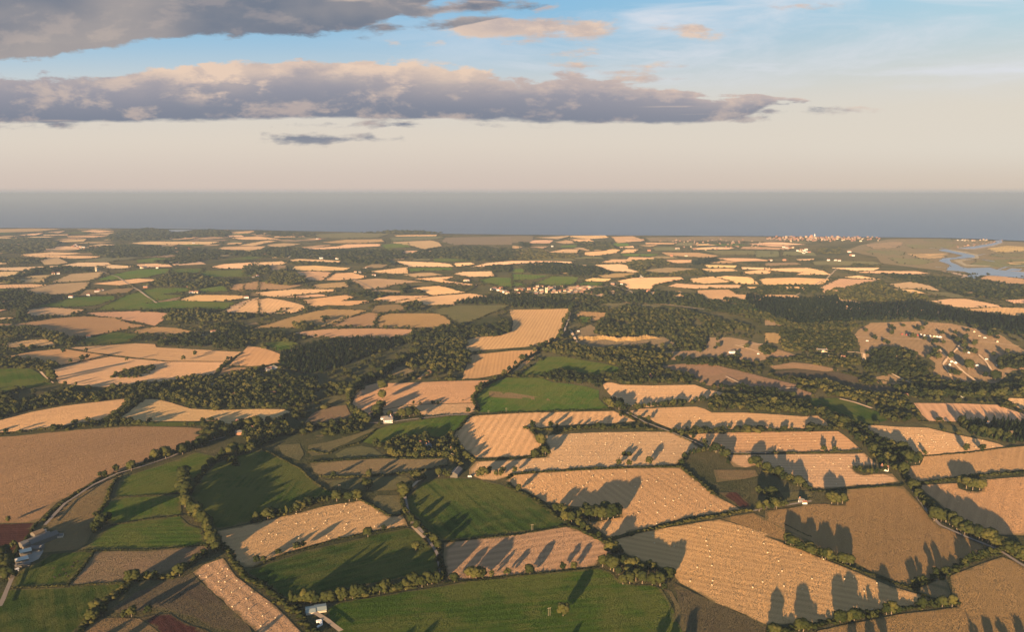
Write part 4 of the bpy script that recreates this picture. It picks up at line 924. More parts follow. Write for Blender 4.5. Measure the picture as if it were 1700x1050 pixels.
from collections import defaultdict
by = defaultdict(list)
for t in one: by[t[5]].append(t)
for desc, ts in by.items():
    ts.sort(key=lambda t: to_px(t[1], t[2], 6)[0]); d = desc[1:] if desc[0] == 'W' else desc
    for i, t in enumerate(ts):
        kind = t[4]; nm = {'leaf': 'broadleaf_tree', 'needle': 'conifer_tree', 'tall': 'poplar_tree', 'bush': 'bush'}[kind]
        o = empty(nm, t[1], t[2], zg(t[1], t[2]) + .3, random.uniform(0, 6.28)); o.scale = (t[7], t[7], t[3])
        cm, tm = proto_mesh(kind, random.randrange(6)); c = link('crown', cm, o)
        if tm: link('trunk', tm, o)
        if desc[0] == 'W': lab = f"tree at the near side of the {d}"
        else: lab = d
        if len(ts) > 1: lab += f", {nth(i + 1)} from left"
        w = lab.split()
        if len(w) > 16: lab = ' '.join(x for x in w if x not in ('the', 'of', 'a', 'with'))
        tag(o, lab, 'bush' if kind == 'bush' else 'tree', None if len(ts) == 1 else ('trees of the ' + d if desc[0] == 'W' else d.split(' ', 1)[-1].replace('tree', 'trees', 1)))
wood = defaultdict(list)
for t in rest: wood[(t[5] if t[5][:1] == 'W' else '', t[4])].append(t)
for (desc, kind), ts in wood.items():
    items = []
    for t in ts:
        d = math.hypot(t[1], t[2]); L = LOD1 if d < 2700 else LOD2
        items.append((random.choice(L[kind]), t[1], t[2], zg(t[1], t[2]) - (.08 * t[3] if desc else 0), t[7], t[3] * 1.04, t[6]))
    o = bake('woodland' if desc else 'trees', items, M[MATK[kind]], 'stuff')
    o['label'] = desc[1:] if desc else 'smaller hedgerow trees dotted between the fields'; o['category'] = 'wood' if desc else 'trees'

# ------------------------------------------------------------------ hedges
HEDGES = '''
3.2|4|bushy dark hedge curving along the lower edge of the big bare tan field|B0 1430,650 1300,690 1150,740 1000,790 870,840 760,885 650,915 560,980 C0 480,165 400,220 330,280 280,340
3|3|hedge between the farm sheds and the dark red ploughed field|C0 240,350 200,410 150,480 110,530 60,600 20,660
3|4|ragged hedge along the left of the upper green meadows|C0 760,60 720,110 700,170 680,230 650,270 610,300
1.6|2|thin hedge between the upper two green meadows|C0 740,183 850,175 1000,170 1160,158
1.6|2|thin hedge above the lower green meadow|C0 720,364 830,344 1000,316 1165,302
1.8|2|straight hedge under the lower green meadow|C0 540,527 700,527 960,521 1180,505 1330,490
2|2.5|short hedge between cattle meadow and dry pasture|C0 604,540 560,600 520,655 435,752
1.8|2|low hedge over the shadow-banded meadow|C0 80,770 440,757 640,742 850,732
5|7|thick wild hedge winding below the dry tan pasture|C0 1345,545 1250,595 1180,645 1110,700 1030,705 920,705 850,725 780,800 690,860 625,900 590,970 520,1050
5|8|broad overgrown hedge down the lane of the left valley|C0 1180,50 1185,130 1200,200 1230,280 1300,325 1340,375 1350,430 1400,520
4|6|dark hedge rising along the hollow meadow|B1 -110,830 B0 1480,775 1380,810 1310,880 1250,965
4|6|hedge between the narrow bale strip and the dark meadow|C0 1440,490 1490,560 1540,650 1610,720 C1 20,725 100,790 200,870 280,930 340,1000 400,1080
1.6|2.5|low hedge between slanting bale field and dark meadow|C1 0,637 200,555 500,468 800,402 1000,373
4|5|hedge under the trees above the slanting bale field|C1 0,346 100,320 280,268 430,203 580,172 680,198
2|2.5|low curving hedge on the right of the hollow meadow|B1 60,726 150,770 230,812 310,857 370,918 430,962 480,992 560,1005
2.5|3|hedge in the notch of the slanting bale field|C1 690,198 760,232 830,272 880,304 970,295
4|5|crooked hedge between the two dark meadows|C1 975,100 970,200 980,280 1050,340 1100,400 1150,460 1200,520 1205,600 1230,700
5|8|thick hedge in front of the long dark meadow|C1 240,868 450,850 640,832 830,800 1000,765 1230,718
1.6|2.5|low hedge on top of the shadow-striped stubble|C1 1230,468 1400,452 1672,428 C2 200,393 350,367
3.5|5|hedge dropping past the copse between meadow and bales|C2 -30,100 0,125 120,178 220,250 310,322 400,375 500,425 600,472 630,500
1.4|2|low hedge along the top of the great green meadow|C1 1240,735 1500,710 1672,690 C2 300,664 560,634
3|4.5|dark hedge between the two largest bale fields|C2 640,458 800,415 1000,364 1200,326 1500,268 1560,275
3|4|dark hedge dividing the two central bale fields|B1 1640,918 B2 0,892 200,874 500,856 800,842 1090,840
5|9|scrubby belt topping the central bale field|B2 100,594 250,600 360,605 450,590 600,590 800,590 940,602
2.5|4|diagonal hedge between the right-centre bale strips|B2 700,490 800,540 870,562 960,600 1050,625 1180,684 1280,736 1390,754 1672,754 B3 300,750 620,738
2.5|3.5|straight hedge under the topmost bale strip|B2 1050,606 1250,606 1672,604 B3 300,602 460,597
1.5|2|low hedge above the notched wheat field|B1 1400,503 1672,494 B2 330,480 655,474
2.4|3|hedge below the notched wheat field|B1 1440,795 1672,786 B2 110,780
3|7|broad green hedge bank between the right stubble fields|B3 960,950 1050,942 1250,914 1400,897 1690,872 1900,855
1.6|2.5|low hedge below the right-hand bale field|B3 1000,774 1300,752 1550,717 1700,702
1.6|2|low hedge under the pale field with jagged shadows|B3 1000,550 1200,554 1500,560 1690,572
2|3|hedge along the top of the large brown field|C3 300,145 500,130 700,117 890,103
1.8|2.5|hedge along the slanting edge of the giant bale field|C3 130,484 350,556 560,640 700,685 940,775 1090,848
4|6|thick hedge at the foot of the large brown field|C3 940,765 1050,725 1180,675 1280,615 1440,565 1520,545
4|6|leafy hedge along the front of the giant bale field|C3 20,1060 200,1035 430,990 740,935 1000,892 1240,872
4|6|hedge right of the front brown field|C3 1500,495 1600,560 1690,605 1850,700
1.2|1.6|dark ditch bank in the shaded brown field|C3 120,355 200,395 300,440
3|4|hedge along the grassy strip of the left stubble fields|B0 -200,650 0,634 100,617 300,597 600,573 800,566 900,557
1.8|2.5|hedge cutting the upper wheat field from the road|B0 400,185 560,152 715,126
1.8|2.5|hedge at the top of the left wheat fields|B0 430,75 600,107 720,126
1.8|2.5|hedge running into the large wheat field|B0 750,126 900,140 1080,162
2.5|3.5|hedge at the right end of the wheat fields|B0 1375,262 1420,206 1480,158 1565,102
4|6|curving hedge round the left of the striped green slopes|A2 390,670 340,770 310,850 200,935 60,1020 B1 1640,250 1520,305 1440,365 1420,405 1450,455 1450,485
2.5|3.5|hedge between the two shadowed wheat fields by the wood|B1 1400,108 1540,100 1672,82 B2 160,75
2.5|3.5|hedge under the shadowed wheat field by the wood|B1 1350,280 1480,270 1600,248 B2 0,240
3|4|hedge above the green paddock by the white farm|B1 930,530 1120,518 1250,508 1390,505
3|4|hedge right of the green paddock|B1 1393,517 1330,595 1260,642
3|4|hedge along the valley brown field|B1 440,905 560,910 750,900 950,885 1150,855 1250,832
3|4|hedge above the valley brown field|B1 370,812 600,796 820,782 1000,788 1260,782
2.5|3.5|hedge through the valley pastures|B1 360,735 480,755 560,720 680,690 790,600
4|6|hedge beside the notched stubble corner|B2 130,600 165,650 205,700 190,770 120,785
3|5|hedge down the right of the central bale field|B2 1090,840 1140,880 1230,950 1320,1030
4|6|scrub hedge along the rough hollow|B3 0,870 100,910 200,955 300,985
2|3|hedge across the dry grassland edge|B3 480,225 620,262 800,290 1000,300
2|3|hedge under the dark sloping meadow|B3 250,470 400,520 560,560 700,570
2|3|low fence-like hedge on the upper green slope|B2 180,262 60,264 -100,262
2.4|3|hedge over the striped green slope foot|B2 640,468 400,478 200,483 0,490 B1 1560,492
2|3|hedge between paddocks above the hamlet|B1 400,415 500,385 620,365
2.5|4|hedge under the tan valley pasture|B1 330,565 410,575 560,550 660,535 720,560
4|6|hedge between tan pasture and valley wheat field|B1 640,380 620,430 650,470 700,500 760,540
'''
def hedge_items(P, w, h, space):
    P = np.array(P); L = np.hypot(*np.diff(P, axis=0).T); c = np.concatenate([[0], np.cumsum(L)]); out = []; t = 0.0; ph = random.uniform(0, 9)
    while t < c[-1]:
        x = float(np.interp(t, c, P[:, 0])) + random.gauss(0, w * .22); y = float(np.interp(t, c, P[:, 1])) + random.gauss(0, w * .22)
        k = .85 + .20 * math.sin(t / 17 + ph) + .2 * math.sin(t / 5.3) + random.uniform(-.25, .35); k = max(.35, k)
        out.append((random.choice(LOD1['bush']), x, y, zg(x, y) + .1, w * random.uniform(.75, 1.2), h * k, min(1, max(0, random.gauss(.45, .25)))))
        t += space * random.uniform(.7, 1.4)
    return out
for ln in HEDGES.strip().splitlines():
    h, w, lab, s = ln.split('|', 3); h, w = float(h), float(w); P = land(s)
    o = bake('hedge', hedge_items(P, w, h, max(1.3, w * .33)), M['hedge']); tag(o, lab, 'hedge', 'hedges between the fields')
# far field edges: low growth along them that no one could count
far = []
for ln in FIELD_DATA.strip().splitlines():
    if ln[2] != 'A' or ln[0] in 'MSQV': continue
    P = land(ln[2:].split('~')[0]); P = P + P[:1]
    for a, b in zip(P[:-1], P[1:]):
        L = math.dist(a, b); t = 0; d = math.hypot(*a); sp = d / 330
        gap = random.random() < .25
        while t < L:
            x, y = a[0] + (b[0] - a[0]) * t / L, a[1] + (b[1] - a[1]) * t / L
            if not gap or random.random() < .25:
                big = random.random() < .07; hh = random.uniform(6, 12) if big else random.uniform(2, 4.5)
                far.append((random.choice(LOD2['leaf' if big else 'bush']), x + random.gauss(0, 2.5), y + random.gauss(0, 2.5), zg(x, y), (hh * 1.1 if big else sp * random.uniform(.8, 1.3)), hh, random.uniform(.1, .7)))
            t += sp * random.uniform(.7, 1.5)
# trees and scrub, in drifts, on all the land that is not farmed
from mathutils import noise as mnoise
FP = TAKEN
sa = RNG.uniform(-60, 1760, 60000); sb = 384 + 340 * RNG.random(60000) ** 1.4
cand = []
for a, b in zip(sa, sb):
    if b < np.interp(a, [p[0] for p in COAST], [p[1] for p in COAST]) + 2.5 or (a > 1380 and b < 448): continue
    x, y, _ = ground(a, b)
    if mnoise.noise(Vector((x / 260, y / 420, 3))) * .6 + mnoise.noise(Vector((x / 70, y / 110, 8))) * .5 + random.gauss(0, .22) < .16: continue
    cand.append((x, y))
cand = np.array(cand); free = np.ones(len(cand), bool)
for f in FP:
    lo, hi = f.min(0), f.max(0); q = np.nonzero(free & (cand > lo).all(1) & (cand < hi).all(1))[0]
    if len(q): free[q[inside([tuple(p) for p in f], cand[q, 0], cand[q, 1])]] = False
for x, y in cand[free]:
    d = math.hypot(x, y); hh = random.uniform(5, 12); rn = random.uniform(.1, .75)
    far.append((random.choice((LOD1 if d < 2200 else LOD2)['leaf' if random.random() < .75 else 'bush']), x, y, zg(x, y) - .5, hh * random.uniform(1, 1.5) * (1 + d / 14000), hh, rn))
print('scatter', free.sum())
o = bake('hedgerows', far, M['hedge'], 'stuff'); o['label'] = 'scrub, small trees and distant hedgerows scattered between fields'; o['category'] = 'hedgerows'
# ------------------------------------------------------------------ straw bales
BALES = '''
slanting bale field above the dark meadow|C1 600,223 590,240 695,247 567,278 616,283 278,288 350,290 420,292 802,280 689,320 157,347 280,352 336,344 457,352 468,333 603,355 913,335 785,370 590,380 593,393 387,387 103,417 152,425 295,446 297,430 476,433 490,449 55,468 250,497
central bale field with the dark copse|C2 15,65 128,95 95,65 198,77 245,40 122,127 213,140 355,35 350,92 375,88 457,112 482,90 498,14 520,48 583,60 645,38 685,105 732,15 837,80 872,75 945,55 932,82 795,115 838,118 795,155 820,210 920,220 985,190 988,238 1040,203 1077,190 1090,168 1056,103 1043,32 1108,48 1128,120 1180,130 1232,130 1168,65 1190,205 1282,237 1244,262 1345,262 938,280 814,283 778,298 1050,310 933,352 280,203 1235,305
notched bale field with the lone dark bush|B2 475,637 415,650 380,675 375,715 350,732 540,690 505,748 541,757 558,778 605,685 602,697 627,733 450,772 500,810 205,797 300,803 318,808 360,828 143,833 95,850 740,640 790,632 785,650 692,655 742,678 700,708 730,718 823,685 910,740 912,745 978,732 1087,705 1045,755 965,678 567,625 615,625 945,815 960,620
giant striped bale field|C2 1215,378 1460,395 1552,405 1253,465 1260,495 1275,530 1277,565 1413,503 1625,482 1650,540 1195,635 1290,625 1150,725 1295,722 1290,750 1618,730 1553,765 920,478 1047,500 910,430 C3 17,540 87,595 110,660 87,683 232,555 377,583 303,710 122,757 242,777 570,700 723,738 690,908 513,712 640,790 405,930
narrow bale strip beside the rough dark field|C0 1345,625 1435,645 1470,648 1408,675 1333,700 1466,692 1530,722 1453,730 1428,780 1548,770 1496,798 1626,797 1590,840 1500,890 1607,903 1412,728 1290,690 C1 62,950 145,962 50,1015 90,870
tapering bale field right of the oak belt|B3 775,598 770,640 785,660 820,610 825,630 820,665 845,622 895,655 895,632 920,622 947,658 955,678 990,632 988,690 1010,608 1012,640 1010,665 1040,693 1075,665 1088,678 1100,680 1060,710 1098,730 1148,712 1145,650 1155,635 1170,685 1180,698 1218,667 1223,730 1245,718 1295,670 1305,685 1360,715 1470,710 1402,672 930,590 1060,750
middle bale strip with two dark trees|B3 187,632 292,625 228,655 147,665 323,673 158,705 97,717 B2 1570,650 1520,675
bale field around the little white cottage|B3 358,775 485,788 440,820 317,840 212,857 303,862 490,850 540,838 655,925 417,885 250,855 510,925 460,950 218,770 B2 1515,772 1527,787
topmost bale strip under the mixed wood|B2 1090,510 1210,525 1180,517 1258,563 1313,540 1402,575 1450,545 1495,512 B3 45,572
pale bale field below the quarry wood|B2 905,322 1040,345 930,330 980,350 860,345 1100,340 1180,330 820,370 760,340
'''
def bale_mesh():
    n, r, w = 20, .68, 1.25; b = MB(); vs = []
    for x, rr in ((-w / 2, r * .90), (-w / 2 + .08, r), (-w / 4, r * 1.01), (w / 4, r * 1.01), (w / 2 - .08, r), (w / 2, r * .90)):
        for i in range(n): a = 2 * math.pi * i / n; q = rr * random.uniform(.985, 1.015); vs.append((x, math.cos(a) * q, r + math.sin(a) * q))
    fs = [(k * n + i, k * n + (i + 1) % n, k * n + n + (i + 1) % n, k * n + n + i) for k in range(5) for i in range(n)] + [tuple(range(n - 1, -1, -1)), tuple(range(5 * n, 6 * n))]
    return b.add(vs, fs).mesh('straw_bale', M['straw'])
bm_ = bale_mesh()
for ln in BALES.strip().splitlines():
    desc, s = ln.split('|'); P = sorted(pts(s))
    for i, (a, b) in enumerate(P):
        x, y, z = ground(a, b + .6); o = link('straw_bale', bm_); o.location = (x, y, zg(x, y) + .35 + (y / 1000) ** 2 * .03); o.rotation_euler = (0, 0, random.uniform(0, 3.1)); s_ = random.uniform(.72, .86); o.scale = (s_,) * 3
        tag(o, f'round straw bale in the {desc}, {nth(i + 1)} from left', 'straw bale', 'round bales in the ' + desc)

# ------------------------------------------------------------------ buildings
def place(s, dz=.25):
    p = pts(s)[0]; x, y, z = ground(p[0], p[1]); return x, y, zg(x, y) + dz
def house(at, label, L=12, D=8, H=5, rh=3.4, rot=0, wall='white', roof='slate', chim=1, group=None, wins=True, name='house', hip=0.0):
    x, y, z = place(at) if isinstance(at, str) else at
    t = tag(empty(name, x, y, z, R(rot)), label, 'house' if 'house' in name or 'cottage' in name else 'building', group)
    b = MB().box(-L / 2, L / 2, -D / 2, D / 2, -.6, H)
    if hip == 0: b.add([(-L / 2, -D / 2, H), (-L / 2, D / 2, H), (-L / 2, 0, H + rh * .97)], [(0, 2, 1)]).add([(L / 2, -D / 2, H), (L / 2, D / 2, H), (L / 2, 0, H + rh * .97)], [(0, 1, 2)])
    b.build('wall', M[wall], t)
    e = .45; r = MB(); q = rh * e / (D / 2)
    for sg in (-1, 1):
        y0, y1 = sg * (D / 2 + e), 0
        lo, hi = (x_ for x_ in (H - q + .03, H + rh + .03)); xe = L / 2 + .3
        r.add([(-xe, y0, lo), (xe, y0, lo), (xe - hip, 0, hi), (-xe + hip, 0, hi), (-xe, y0, lo + .22), (xe, y0, lo + .22), (xe - hip, 0, hi + .25), (-xe + hip, 0, hi + .25)], [(4, 5, 6, 7), (3, 2, 1, 0), (0, 1, 5, 4), (1, 2, 6, 5), (3, 0, 4, 7)])
    if hip:
        for sg in (-1, 1): r.add([(sg * (L / 2 + .3), -D / 2 - e, H - q + .03), (sg * (L / 2 + .3), D / 2 + e, H - q + .03), (sg * (L / 2 + .3 - hip), 0, H + rh + .2)], [(0, 1, 2) if sg > 0 else (1, 0, 2)])
    ro = r.build('roof', M[roof], t)
    for i in range(chim):
        cx = (-L / 2 + 1.2, L / 2 - 1.2, 0)[i]; c = MB().box(cx - .45, cx + .45, -.45, .45, H + rh - 1, H + rh + 1.6); c.box(cx - .55, cx + .55, -.55, .55, H + rh + 1.6, H + rh + 1.8).build('chimney', M['brick'], ro)
    if wins:
        k = max(2, int(L // 3.2))
        for f in range(2 if H > 4.4 else 1):
            for i in range(k):
                wx = -L / 2 + L * (i + .5) / k; zz = .9 + f * 2.6
                if f == 0 and i == k // 2: MB().box(wx - .5, wx + .5, -D / 2 - .06, -D / 2 + .02, 0, 2.1).build('door', M['wood'], t); continue
                MB().box(wx - .55, wx + .55, -D / 2 - .05, -D / 2 + .02, zz, zz + 1.25).build('window', M['glass'], t)
    return t
house('B1 872,552', 'white farmhouse with grey roof left of the dark trees', 16, 9, 5.4, 3.6, 8, 'white', 'slate', 2, name='farm_house')
house('B1 848,530', 'low dark-roofed outbuilding behind the white farmhouse', 13, 6, 3, 2, 20, 'white', 'slate', 0, wins=False, name='outbuilding')
house('B1 893,528', 'small white gabled cottage beside the farmhouse', 8, 7, 5, 3.6, 78, 'white', 'tile', 1, name='cottage')
house('B1 1128,722', 'white house half hidden in the wooded garden', 11, 8, 5.5, 3.6, 70, 'white', 'slate', 2, name='house')
house('B1 1075,702', 'long dark reddish barn in the wooded garden', 24, 9, 4, 4, -4, 'brick', 'tile', 0, wins=False, name='barn')
house('B1 1280,755', 'pale thatched cottage with steep gable among trees', 9, 8, 5, 5.5, 84, 'cream', 'thatch', 1, name='cottage')
house('B1 1312,888', 'long grey open-sided farm barn beside the pale yard', 26, 11, 4.5, 3, 78, 'barnwall', 'slate', 0, wins=False, name='barn')
house('B2 822,248', 'long pale low barn under the quarry wood', 20, 8, 4, 2.4, 0, 'cream', 'thatch', 0, wins=False, name='barn')
house('B2 893,262', 'small red-roofed cottage under the quarry wood', 8, 7, 4.6, 3.4, 70, 'brick', 'tile', 1, name='cottage')
house('B3 366,95', 'long cream country house with dark roof and white gable', 26, 9, 4.5, 3, -6, 'cream', 'slate', 2, name='country_house')
house('B3 503,147', 'yellowish house in the estate trees', 11, 9, 6, 4, 20, 'cream', 'tile', 1)
house('B3 405,135', 'dark-roofed cottage in the estate trees', 12, 8, 4.5, 3, -8, 'brick', 'slate', 1, name='cottage')
house('B3 897,395', 'red-tiled house in the winding wood', 14, 9, 5, 4, 0, 'brick', 'tile', 1)
house('B3 1560,638', 'pinkish flat barn in the dark garden wood', 20, 10, 5, 2.6, 4, 'cream', 'thatch', 0, wins=False, name='barn')
house('B3 1440,582', 'white house screened by dark garden trees', 10, 8, 6, 3.6, 40, 'white', 'slate', 1)
house('B3 772,862', 'little white cottage alone among stubble fields', 10, 6, 4.6, 3.2, -30, 'white', 'tile', 1, name='cottage')
house('B3 1275,390', 'tiny white shed beside the pale right field', 6, 4, 3, 1.6, 0, 'white', 'slate', 0, wins=False, name='shed')
house('C3 235,215', 'white cottage wing at the tip of the rough thicket', 7, 4, 3, 2.4, -40, 'white', 'slate', 1, name='cottage')
house('C3 255,222', 'low white annexe beside the thicket cottage', 5.5, 4, 2.4, 1.8, 0, 'white', 'tile', 0, wins=False, name='outbuilding')
# farm by the ploughed field
house('C0 245,428', 'small tan farm shed at the top of the yard', 12, 9, 4, 2.2, 62, 'barnwall', 'thatch', 0, wins=False, name='shed')
house('C0 228,480', 'large grey-roofed farm barn nearest the dark hedge', 34, 13, 5, 3.2, 62, 'barnwall', 'slate', 0, wins=False, name='barn')
house('C0 280,470', 'long grey farm barn with pale ridge beside the yard', 32, 10, 5, 3, 62, 'barnwall', 'slate', 0, wins=False, name='barn')
house('C0 365,440', 'low lean-to cattle pens right of the farm barns', 14, 7, 2.6, 1.2, 20, 'wood', 'slate', 0, wins=False, name='cattle_shed')
house('C0 165,548', 'pale-roofed store below the grey barns', 11, 8, 4, 2, 40, 'barnwall', 'hutroof', 0, wins=False, name='store_shed')
house('C0 140,592', 'pale sheeted silage clamp shed at the lower yard', 12, 9, 2.4, 1.2, 40, 'barnwall', 'hutroof', 0, wins=False, name='store_shed')
house('C0 240,522', 'open grey shed closing the farm yard', 13, 7, 3.4, 1.8, 4, 'barnwall', 'slate', 0, wins=False, name='shed')
house('C0 100,662', 'white caravan-like hut at the bottom of the farm', 6, 2.6, 2.4, .5, 60, 'white', 'white', 0, wins=False, name='hut')
house('C0 150,625', 'low flat dark-roofed farm shed by the silage', 14, 5, 2.2, .8, 10, 'barnwall', 'slate', 0, wins=False, name='shed')
for at, lab, L in (('C1 372,922', 'left pale green sheeted shed by the great meadow', 9), ('C1 435,908', 'right pale green sheeted shed by the great meadow', 11)):
    house(at, lab, L, 12, 2.2, .6, 16, 'wood', 'pale', 0, 'pale green sheeted sheds', False, 'shed')
# hamlets and scattered houses: small, each its own object
def small_house(at, label, L=10, D=7, H=4.5, rh=3, rot=0, wall='white', roof='tile', group=None, name='house', cat='house'):
    x, y, z = place(at) if isinstance(at, str) else at
    b = MB().box(-L / 2, L / 2, -D / 2, D / 2, -1, H); b.gable(-L / 2 - .3, L / 2 + .3, -D / 2 - .4, D / 2 + .4, H + .01, H + rh, 1)
    o = b.build(name, (M[wall], M[roof])); o.location = (x, y, z); o.rotation_euler = (0, 0, R(rot)); return tag(o, label, cat, group)
HAMLETS = '''
hamlet in the wood below the wheat fields|B0 1395,320 1380,325 1490,280 1640,275 1655,268 1595,325 1520,385 1540,560 1640,600 1545,630 1600,322 B1 10,275 60,262 190,335 130,375 205,330
cluster of grey roofs behind the conifer plantation|B1 85,220 105,215 125,208 100,228 140,205
scattered farms among the left far fields|A0 345,452 375,450 915,412 935,410 1020,412 460,602 570,588 640,560 660,558 625,566 940,537 1220,537 1235,572 1270,572 360,877 390,887 570,860 1070,878 1065,873 1300,845 1375,828 945,285 1140,287 1155,290 1250,252 1640,470 1590,605 720,310 1220,290
far hamlet amid pale strips on the left|A0 480,268 500,272 520,275 540,278 505,285 530,288 550,290 470,275 620,285 490,262
farms among the central far fields|A1 430,226 415,224 735,412 690,442 660,440 440,350 80,328 545,352 1385,495 1370,494 30,465 780,460
white hamlet by the central green fields|A1 1540,552 1560,548 1585,556 1605,562 1625,568 1640,575 1600,545
farms by the far right fields|A2 880,565 1060,288 1075,287 885,300 650,517 710,518 1030,333 1125,335 835,468 1420,960 260,272
brick hamlet before the town|A3 140,282 160,285 180,280 210,300 225,305 240,308 255,300 270,310 285,312 250,318 235,297 265,292 120,278 555,330 570,332 540,306 545,308 35,365 125,362 480,366 455,364 410,362
'''
for ln in HAMLETS.strip().splitlines():
    desc, s = ln.split('|'); P = sorted(pts(s))
    for i, (a, b) in enumerate(P):
        x, y, z = ground(a, b); d = math.hypot(x, y); k = 1.0 if d < 2600 else (1.25 if d < 4500 else 1.5); wl = random.choice(('white', 'cream', 'brick', 'white'))
        small_house((x, y, z), f"small {'brick' if wl == 'brick' else 'pale'} house in the {desc}, {nth(i + 1)} from left", random.uniform(9, 15) * k, 7.5 * k, 4.6 * k, 3.2 * k, random.uniform(-50, 50), wl, random.choice(('tile', 'slate', 'tile')), 'houses of the ' + desc)
def town(n, desc, region, group, big, walls=('cream', 'towntan', 'townbrick', 'towntan', 'townbrick', 'towntan', 'townbrick')):
    P = []
    while len(P) < n:
        a, b = region()
        if all(abs(a - q[0]) > 3.2 or abs(b - q[1]) > 1.0 for q in P): P.append((a, b))
    for i, (a, b) in enumerate(sorted(P)):
        x, y, z = ground(a, b); wl = random.choice(walls); k = random.uniform(*big)
        small_house((x, y, z), f"tiny {'pale' if wl in ('cream', 'white') else 'brownish'} house in the {desc}, {nth(i + 1)} from left", 13 * k, 8 * k, 6 * k, 4 * k, random.uniform(-40, 40), wl, random.choice(('tile', 'tile', 'slate')), group)
A = lambda c, x, y: (CROP[c][0] + x / 3.888, CROP[c][1] + y / 3.888)
town(46, 'village around the church tower', lambda: A('A2', random.uniform(10, 530), random.uniform(532, 582) - 0), 'houses of the church village', (.75, 1.1), ('cream', 'cream', 'towntan', 'townbrick'))
town(120, 'seaside town on the horizon', lambda: A('A3', random.triangular(-30, 800, 250), random.triangular(207, 240, 216)), 'houses of the seaside town', (.7, 1.5))
town(56, 'spread-out suburb inland of the coast', lambda: A('A2', random.triangular(930, 1700, 1350), random.triangular(222, 296, 245)), 'houses of the coastal suburb', (.6, 1.05))
town(24, 'huts along the harbour channel', lambda: (lambda t: A('A3', 1240 + 290 * t, 282 - 44 * t + random.uniform(-8, 5)))(random.random()), 'harbour huts', (.6, .9))
town(14, 'white terrace beside the harbour mouth', lambda: A('A3', random.uniform(1240, 1450), random.uniform(228, 238)), 'white harbour terrace', (.7, 1.1), ('white', 'cream'))
def tower(at, label, r, h, name, cat, square=False, m='white', cap='slate'):
    x, y, z = place(at); t = tag(empty(name, x, y, z), label, cat)
    if square:
        b = MB().box(-r, r, -r, r, -1, h)
        for sx in (-1, 1):
            for sy in (-1, 1): b.box(sx * r - .8, sx * r + .8, sy * r - .8, sy * r + .8, h + .01, h + 2.4)
        b.build('tower', M[m], t); MB().box(-r * .9, r * .9, r + .05, r * 5, -1, h * .42).gable(-r * .95, r * .95, r + .1, r * 5, h * .42 + .02, h * .7, 0).build('nave', M[m], t)
        MB().box(-r * .3, r * .3, -r - .06, -r + .02, h * .6, h * .82).build('window', M['glass'], t)
    else:
        MB().tube((0, 0, -1), (0, 0, h), r, r * .78, 16).build('tower', M[m], t); MB().tube((0, 0, h + .01), (0, 0, h + .9), r * 1.05, r * 1.05, 16).build('gallery', M[cap], t)
        MB().tube((0, 0, h + .92), (0, 0, h + 4), r * .55, r * .55, 12).build('lantern', M['glass'], t); MB().tube((0, 0, h + 4.02), (0, 0, h + 6.5), r * .62, .1, 12).build('dome', M[m], t)
tower('A3 320,212', 'white lighthouse standing above the seaside town', 5, 30, 'lighthouse', 'lighthouse')
tower('A2 222,572', 'pale square church tower in the middle village', 4.5, 21, 'church', 'church', True, 'cream')
tower('A0 622,432', 'pale square church tower among the far left fields', 4.2, 21, 'church', 'church', True, 'cream')
tower('A3 300,216', 'brown square church tower beside the lighthouse', 7, 26, 'church', 'church', True, 'brick')

# ------------------------------------------------------------------ quarry face, poles, cattle, vehicles, tents
P = land('A2 425,885 470,872 520,882 560,875 610,872 680,888 740,880 800,884 850,872 910,868 980,872')
v = []; n = 0
fine = []
for a, b in zip(P[:-1], P[1:]):
    for j in range(6): fine.append((a[0] + (b[0] - a[0]) * j / 6, a[1] + (b[1] - a[1]) * j / 6))
for i, (x, y) in enumerate(fine):
    g = zg(x, y); hh = 9 * min(1, i / 8, (len(fine) - 1 - i) / 8) * random.uniform(.8, 1.1)
    for q, (fy, fz) in enumerate(((0, -.5), (3, .35), (5, .55), (9, .8), (13, 1.0), (26, .9), (60, -.1))):
        v.append((x + random.gauss(0, 1.2), y + fy + random.gauss(0, 1.3), g + (hh * fz if fz > -.4 else -.5) + (random.gauss(0, .7) if 0 < q < 6 else 0)))
k = len(fine); fs = [(i * 7 + q, (i + 1) * 7 + q, (i + 1) * 7 + q + 1, i * 7 + q + 1) for i in range(k - 1) for q in range(6)]
qb = MB().add(v, fs).build('quarry_bank', M['sand'], kind='structure')
for i, (s, hp) in enumerate((('C2 130,400', 42), ('C2 240,948', 50), ('B1 558,992', 34), ('B1 1635,487', 26), ('B1 1520,492', 16), ('C3 1110,735', 20))):
    p = pts(s)[0]; x, y, z = ground(*p); h = metres(hp / 3.888, x, y)
    t = tag(empty('utility_pole', x, y, zg(x, y) + .3, .3), f"twin-legged pale utility pole {('on the top edge of the shadow-striped stubble', 'left of the lone oak in the great green meadow', 'at the tip of the hollow meadow', 'on the foot of the striped green slope', 'on the edge of the notched wheat field', 'at the shaded foot of the brown field')[i]}", 'utility pole')
    for sx in (-1, 1): MB().tube((sx * .9, 0, -1), (sx * .9, 0, h), .17, .12, 8).build('post', M['pole'], t)
    MB().box(-1.9, 1.9, -.14, .14, h * .9, h * .9 + .3).build('crossarm', M['pole'], t)
    for sx in (-1.6, 0, 1.6): MB().tube((sx, 0, h * .9 + .31), (sx, 0, h * .9 + .7), .1, .07, 6).build('insulator', M['glass'], t)
